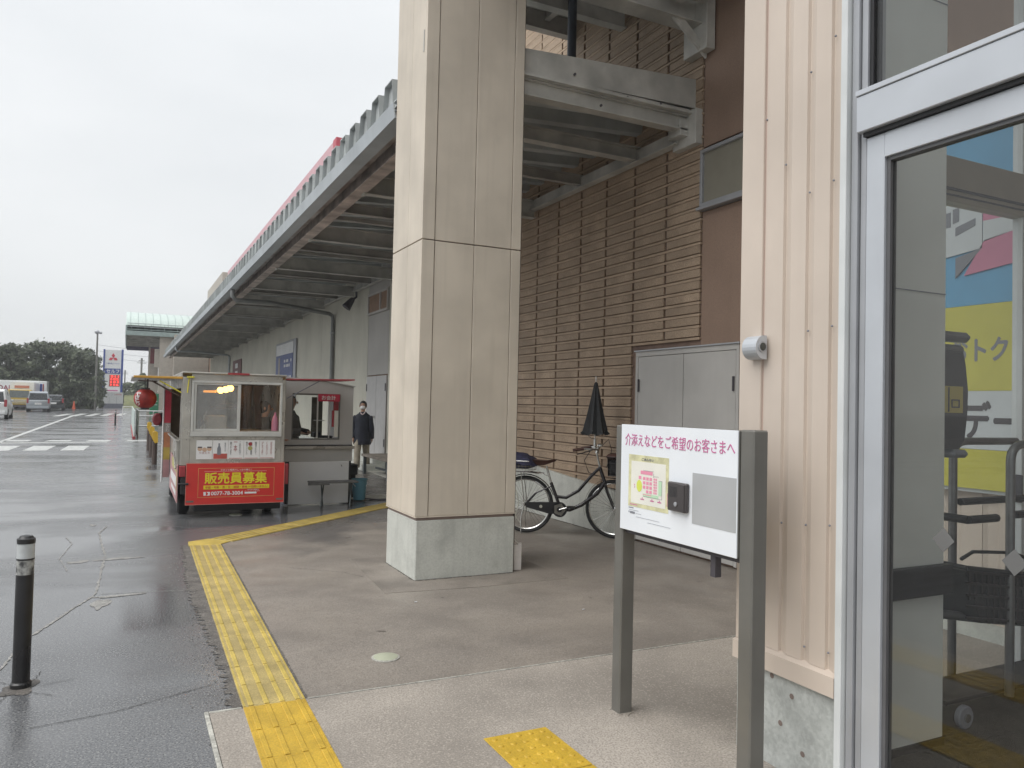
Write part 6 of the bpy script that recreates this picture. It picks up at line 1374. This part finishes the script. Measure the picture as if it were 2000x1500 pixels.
# far strip: embankment and low pale building
a = MB(); a.prism([(112, 0), (130, 1.6), (175, 2.2), (175, -.4), (112, -.4)], 'x', -.3, 40); structure('embankment', a, M_GRASS)
fb = thing('far_building', 'low white building on the horizon behind the lantern', 'building', (4, 170, 2)); a = MB(); a.box(1.2, 16, 168, 176, 1.6, 4.6); obj('wall', a, M_CAR_W, fb); a = MB(); a.box(1.0, 16.2, 167.8, 176.2, 4.6, 4.9); obj('roof', a, M_GPOST, fb)
a = MB(); a.prism([(-40, 100), (-2.4, 103), (-2.4, 106), (-40, 104)], 'z', -.02, .06); structure('planting_bed', a, mat('soil', (.07, .055, .04), .9, var=.3))
tcn = thing('traffic_cone', 'tiny orange cone at the foot of the trees', 'traffic cone', (-4.9, 93.5, 0)); a = MB(); a.lathe([(.22, .02), (.16, .05), (.04, .85)], (-4.9, 93.5, 0), 14); obj('cone', a, mat('cone_orange', (.6, .10, .04), .5), tcn, True); a = MB(); a.box(-5.15, -4.65, 93.25, 93.75, 0, .03); obj('base', a, M_RUB, tcn)

# ---- vehicles (local frame: rear faces -Y)
def van(label, x, y, rz, m, L_=4.3, W_=1.7, H_=1.75, name='parked_van', lights=M_REDD, sc_=1):
    c = thing(name, label, 'van' if H_ > 1.6 else 'car', (x, y, 0), rz)
    w2 = W_/2
    secs = [(0.0, .32, .95), (.03, .28, .98), (L_*.33, .22, 1.0), (L_*.8, .22, .92), (L_*.97, .26, .74), (L_, .34, .62)]
    a = MB(); vs = []; fs = []
    for (yy, zb, zt_) in secs:
        k = 1 if .02 < yy < L_*.9 else .94
        vs += [(-w2*k*.96, yy, zb), (-w2*k, yy, zb+.15), (-w2*k, yy, zt_-.12), (-w2*k*.95, yy, zt_), (w2*k*.95, yy, zt_), (w2*k, yy, zt_-.12), (w2*k, yy, zb+.15), (w2*k*.96, yy, zb)]
    for i in range(len(secs)-1):
        for j in range(8): fs.append((i*8+j, i*8+(j+1) % 8, (i+1)*8+(j+1) % 8, (i+1)*8+j))
    fs += [tuple(range(8))[::-1], tuple(range(len(vs)-8, len(vs)))]
    a.add(vs, fs)
    cab_ = [(.06, .95), (.16, H_-.12), (.32, H_-.01), (L_*.35, H_), (L_*.58, H_-.06), (L_*.80, .93)]
    vs = []
    for (yy, zz) in cab_: 
        k = .78 if zz > 1.2 else .95; vs += [(-w2*k, yy, zz), (w2*k, yy, zz)]
    n_ = len(cab_); a.add(vs, [tuple(range(0, 2*n_, 2)), tuple(range(1, 2*n_, 2))[::-1]]+[(2*i, 2*i+1, 2*((i+1) % n_)+1, 2*((i+1) % n_)) for i in range(n_)])
    bd_ = obj('body', a, m, c, True, local=True)
    a = MB(); k0, k1 = .90, .75
    a.quad((-w2*k0*.9, .055, 1.02), (w2*k0*.9, .055, 1.02), (w2*k1*.95, .135, H_-.17), (-w2*k1*.95, .135, H_-.17)); obj('rear_window', a, M_CGLS, c, local=True)
    for s_ in (-1, 1):
        a = MB()
        for (y0, y1) in ((.30, L_*.25), (L_*.27, L_*.45), (L_*.47, L_*.66)):
            t1 = .14 if y1 < L_*.5 else .30
            a.quad((s_*(w2*.915+.012), y0, 1.0), (s_*(w2*.915+.012), y1+(.2 if y1 > L_*.5 else 0), 1.0), (s_*(w2*.79+.012), y1-.05, H_-t1), (s_*(w2*.79+.012), y0+.08, H_-.16))
        obj('side_window', a, M_CGLS, c, local=True)
        a = MB(); a.box(s_*(w2-.02)-(.14 if s_ > 0 else 0), s_*(w2-.02)+(.14 if s_ < 0 else 0), -.015, .05, .74, 1.15, .01); obj('tail_lamp', a, lights, c, local=True)
        a = MB(); a.box(s_*(w2*.97)-.06, s_*(w2*.97)+.10, L_*.66, L_*.70, 1.0, 1.15, .02); obj('mirror', a, m, c, local=True)
        for yy in (L_*.19, L_*.80):
            a = MB(); a.lathe([(.16, s_*(w2-.18)), (.30, s_*(w2-.18)), (.31, s_*(w2-.16)), (.31, s_*(w2+.0)), (.29, s_*(w2+.015)), (.17, s_*(w2+.015))], (0, yy, .31), 20, 'x'); wh = obj('wheel', a, M_TYRE, c, True, local=True)
            a = MB(); a.lathe([(.18, s_*(w2+.018)), (.05, s_*(w2+.005))], (0, yy, .31), 14, 'x'); obj('rim', a, M_CHR, wh, True, local=True)
    a = MB(); a.box(-.25, .25, -.012, .002, .62, .78); obj('number_plate', a, M_WTXT, c, local=True)
    a = MB(); a.box(-w2*.9, w2*.9, -.04, .03, .30, .50, .02); obj('bumper', a, m, c, local=True)
    a = MB(); a.box(-w2*.62, w2*.62, -.014, .0, .90, .94); obj('chrome_strip', a, M_CHR, c, local=True)
    return c
van('silver minivan parked with its back to the camera before the trees', -6.65, 76.5, math.radians(3), M_CAR_S)
van('second grey car partly hidden behind the silver minivan', -6.05, 83.5, math.radians(2), M_CAR_D, H_=1.5, name='parked_car')
van('white minivan parked near the left edge of the road', -6.95, 52.8, math.radians(2), M_CAR_W)
van('dark car cut by the left edge in front of the white minivan', -6.55, 43.6, math.radians(2), M_CAR_D, H_=1.45, name='parked_car')
van('distant white van on the slope behind the fuel sign', 1.6, 150, math.radians(80), M_CAR_W)
# yellow cab truck, front facing the camera
yt = thing('parked_truck', 'yellow cab truck with a white box facing the camera beside the silver minivan', 'truck', (-9.0, 86, 0))
a = MB(); a.box(-9.95, -8.1, 86, 87.5, .45, 1.9, .06); obj('cab', a, M_CAR_Y, yt); a = MB(); a.box(-9.8, -8.25, 85.97, 85.999, 1.15, 1.82); obj('windscreen', a, mat('grey_screen', (.16, .18, .17), .15), yt)
a = MB(); a.box(-9.7, -8.35, 85.96, 85.99, .62, .66); a.box(-9.7, -8.35, 85.96, 85.99, .74, .79); a.box(-9.7, -8.35, 85.96, 85.99, .87, .95); obj('grille', a, M_CHR, yt); a = MB(); a.box(-9.9, -8.15, 85.9, 86.0, .25, .44, .02); obj('bumper', a, M_INK, yt)
for x in (-9.75, -8.3): a = MB(); a.lathe([(.10, 85.95), (.10, 86.0)], (x, 0, .72), 12, 'y'); obj('headlight', a, M_WTXT, yt, True)
for x in (-10.2, -7.9): a = MB(); a.box(x-.1, x+.1, 86.0, 86.1, 1.3, 1.65, .02); obj('mirror', a, M_INK, yt)
for x in (-9.8, -8.25):
    for y in (86.7, 91): a = MB(); a.lathe([(.35, x-.12), (.38, x-.1), (.38, x+.1), (.35, x+.12)], (0, y, .38), 18, 'x'); obj('wheel', a, M_TYRE, yt, True)
a = MB(); a.box(-10.0, -8.0, 87.7, 92.5, .7, 2.65, .02); obj('cargo_box', a, M_CAR_W, yt)
a = MB(); a.box(-9.6, -8.4, 87.66, 87.695, 2.05, 2.3); obj('red_print', a, mat('faded_red_print', (.5, .2, .14), .5), yt)
wl = thing('parked_lorry', 'long white box lorry lettered in dark red behind the yellow cab truck', 'truck', (-11, 92, 0))
a = MB(); a.box(-16, -7.35, 92.6, 95, .75, 2.85, .03); obj('cargo_box', a, M_CAR_W, wl)
text('lettering', 'DAI', -11.55, -10.55, 1.85, 2.35, 92.59, '-y', mat('lorry_maroon', (.28, .03, .07), .5), wl, .02)
a = MB(); a.box(-7.95, -7.75, 92.57, 92.595, .9, 2.55); obj('dark_stripe', a, M_BLUE, wl); a = MB(); a.box(-7.70, -7.60, 92.57, 92.595, .9, 2.55); obj('red_stripe', a, M_REDD, wl)
for x in (-15, -13.5, -8.5): a = MB(); a.lathe([(.40, 92.55), (.42, 92.6), (.42, 92.8)], (x, 0, .42), 18, 'y'); obj('wheel', a, M_TYRE, wl, True)

# =================================================================== DRIZZLE HAZE
hz = MB(); hz.box(-60, 40, -40, 240, -1.6, 14)
hm = bpy.data.materials.new('drizzle'); hm.use_nodes = True; ht = hm.node_tree; ht.nodes.clear()
ho = ht.nodes.new('ShaderNodeOutputMaterial'); hv = ht.nodes.new('ShaderNodeVolumePrincipled'); hv.inputs['Color'].default_value = (0.93, 0.95, 0.97, 1); hv.inputs['Density'].default_value = 0.0011
ht.links.new(hv.outputs[0], ho.inputs['Volume']); o = obj('haze', hz, hm); o['kind'] = 'stuff'
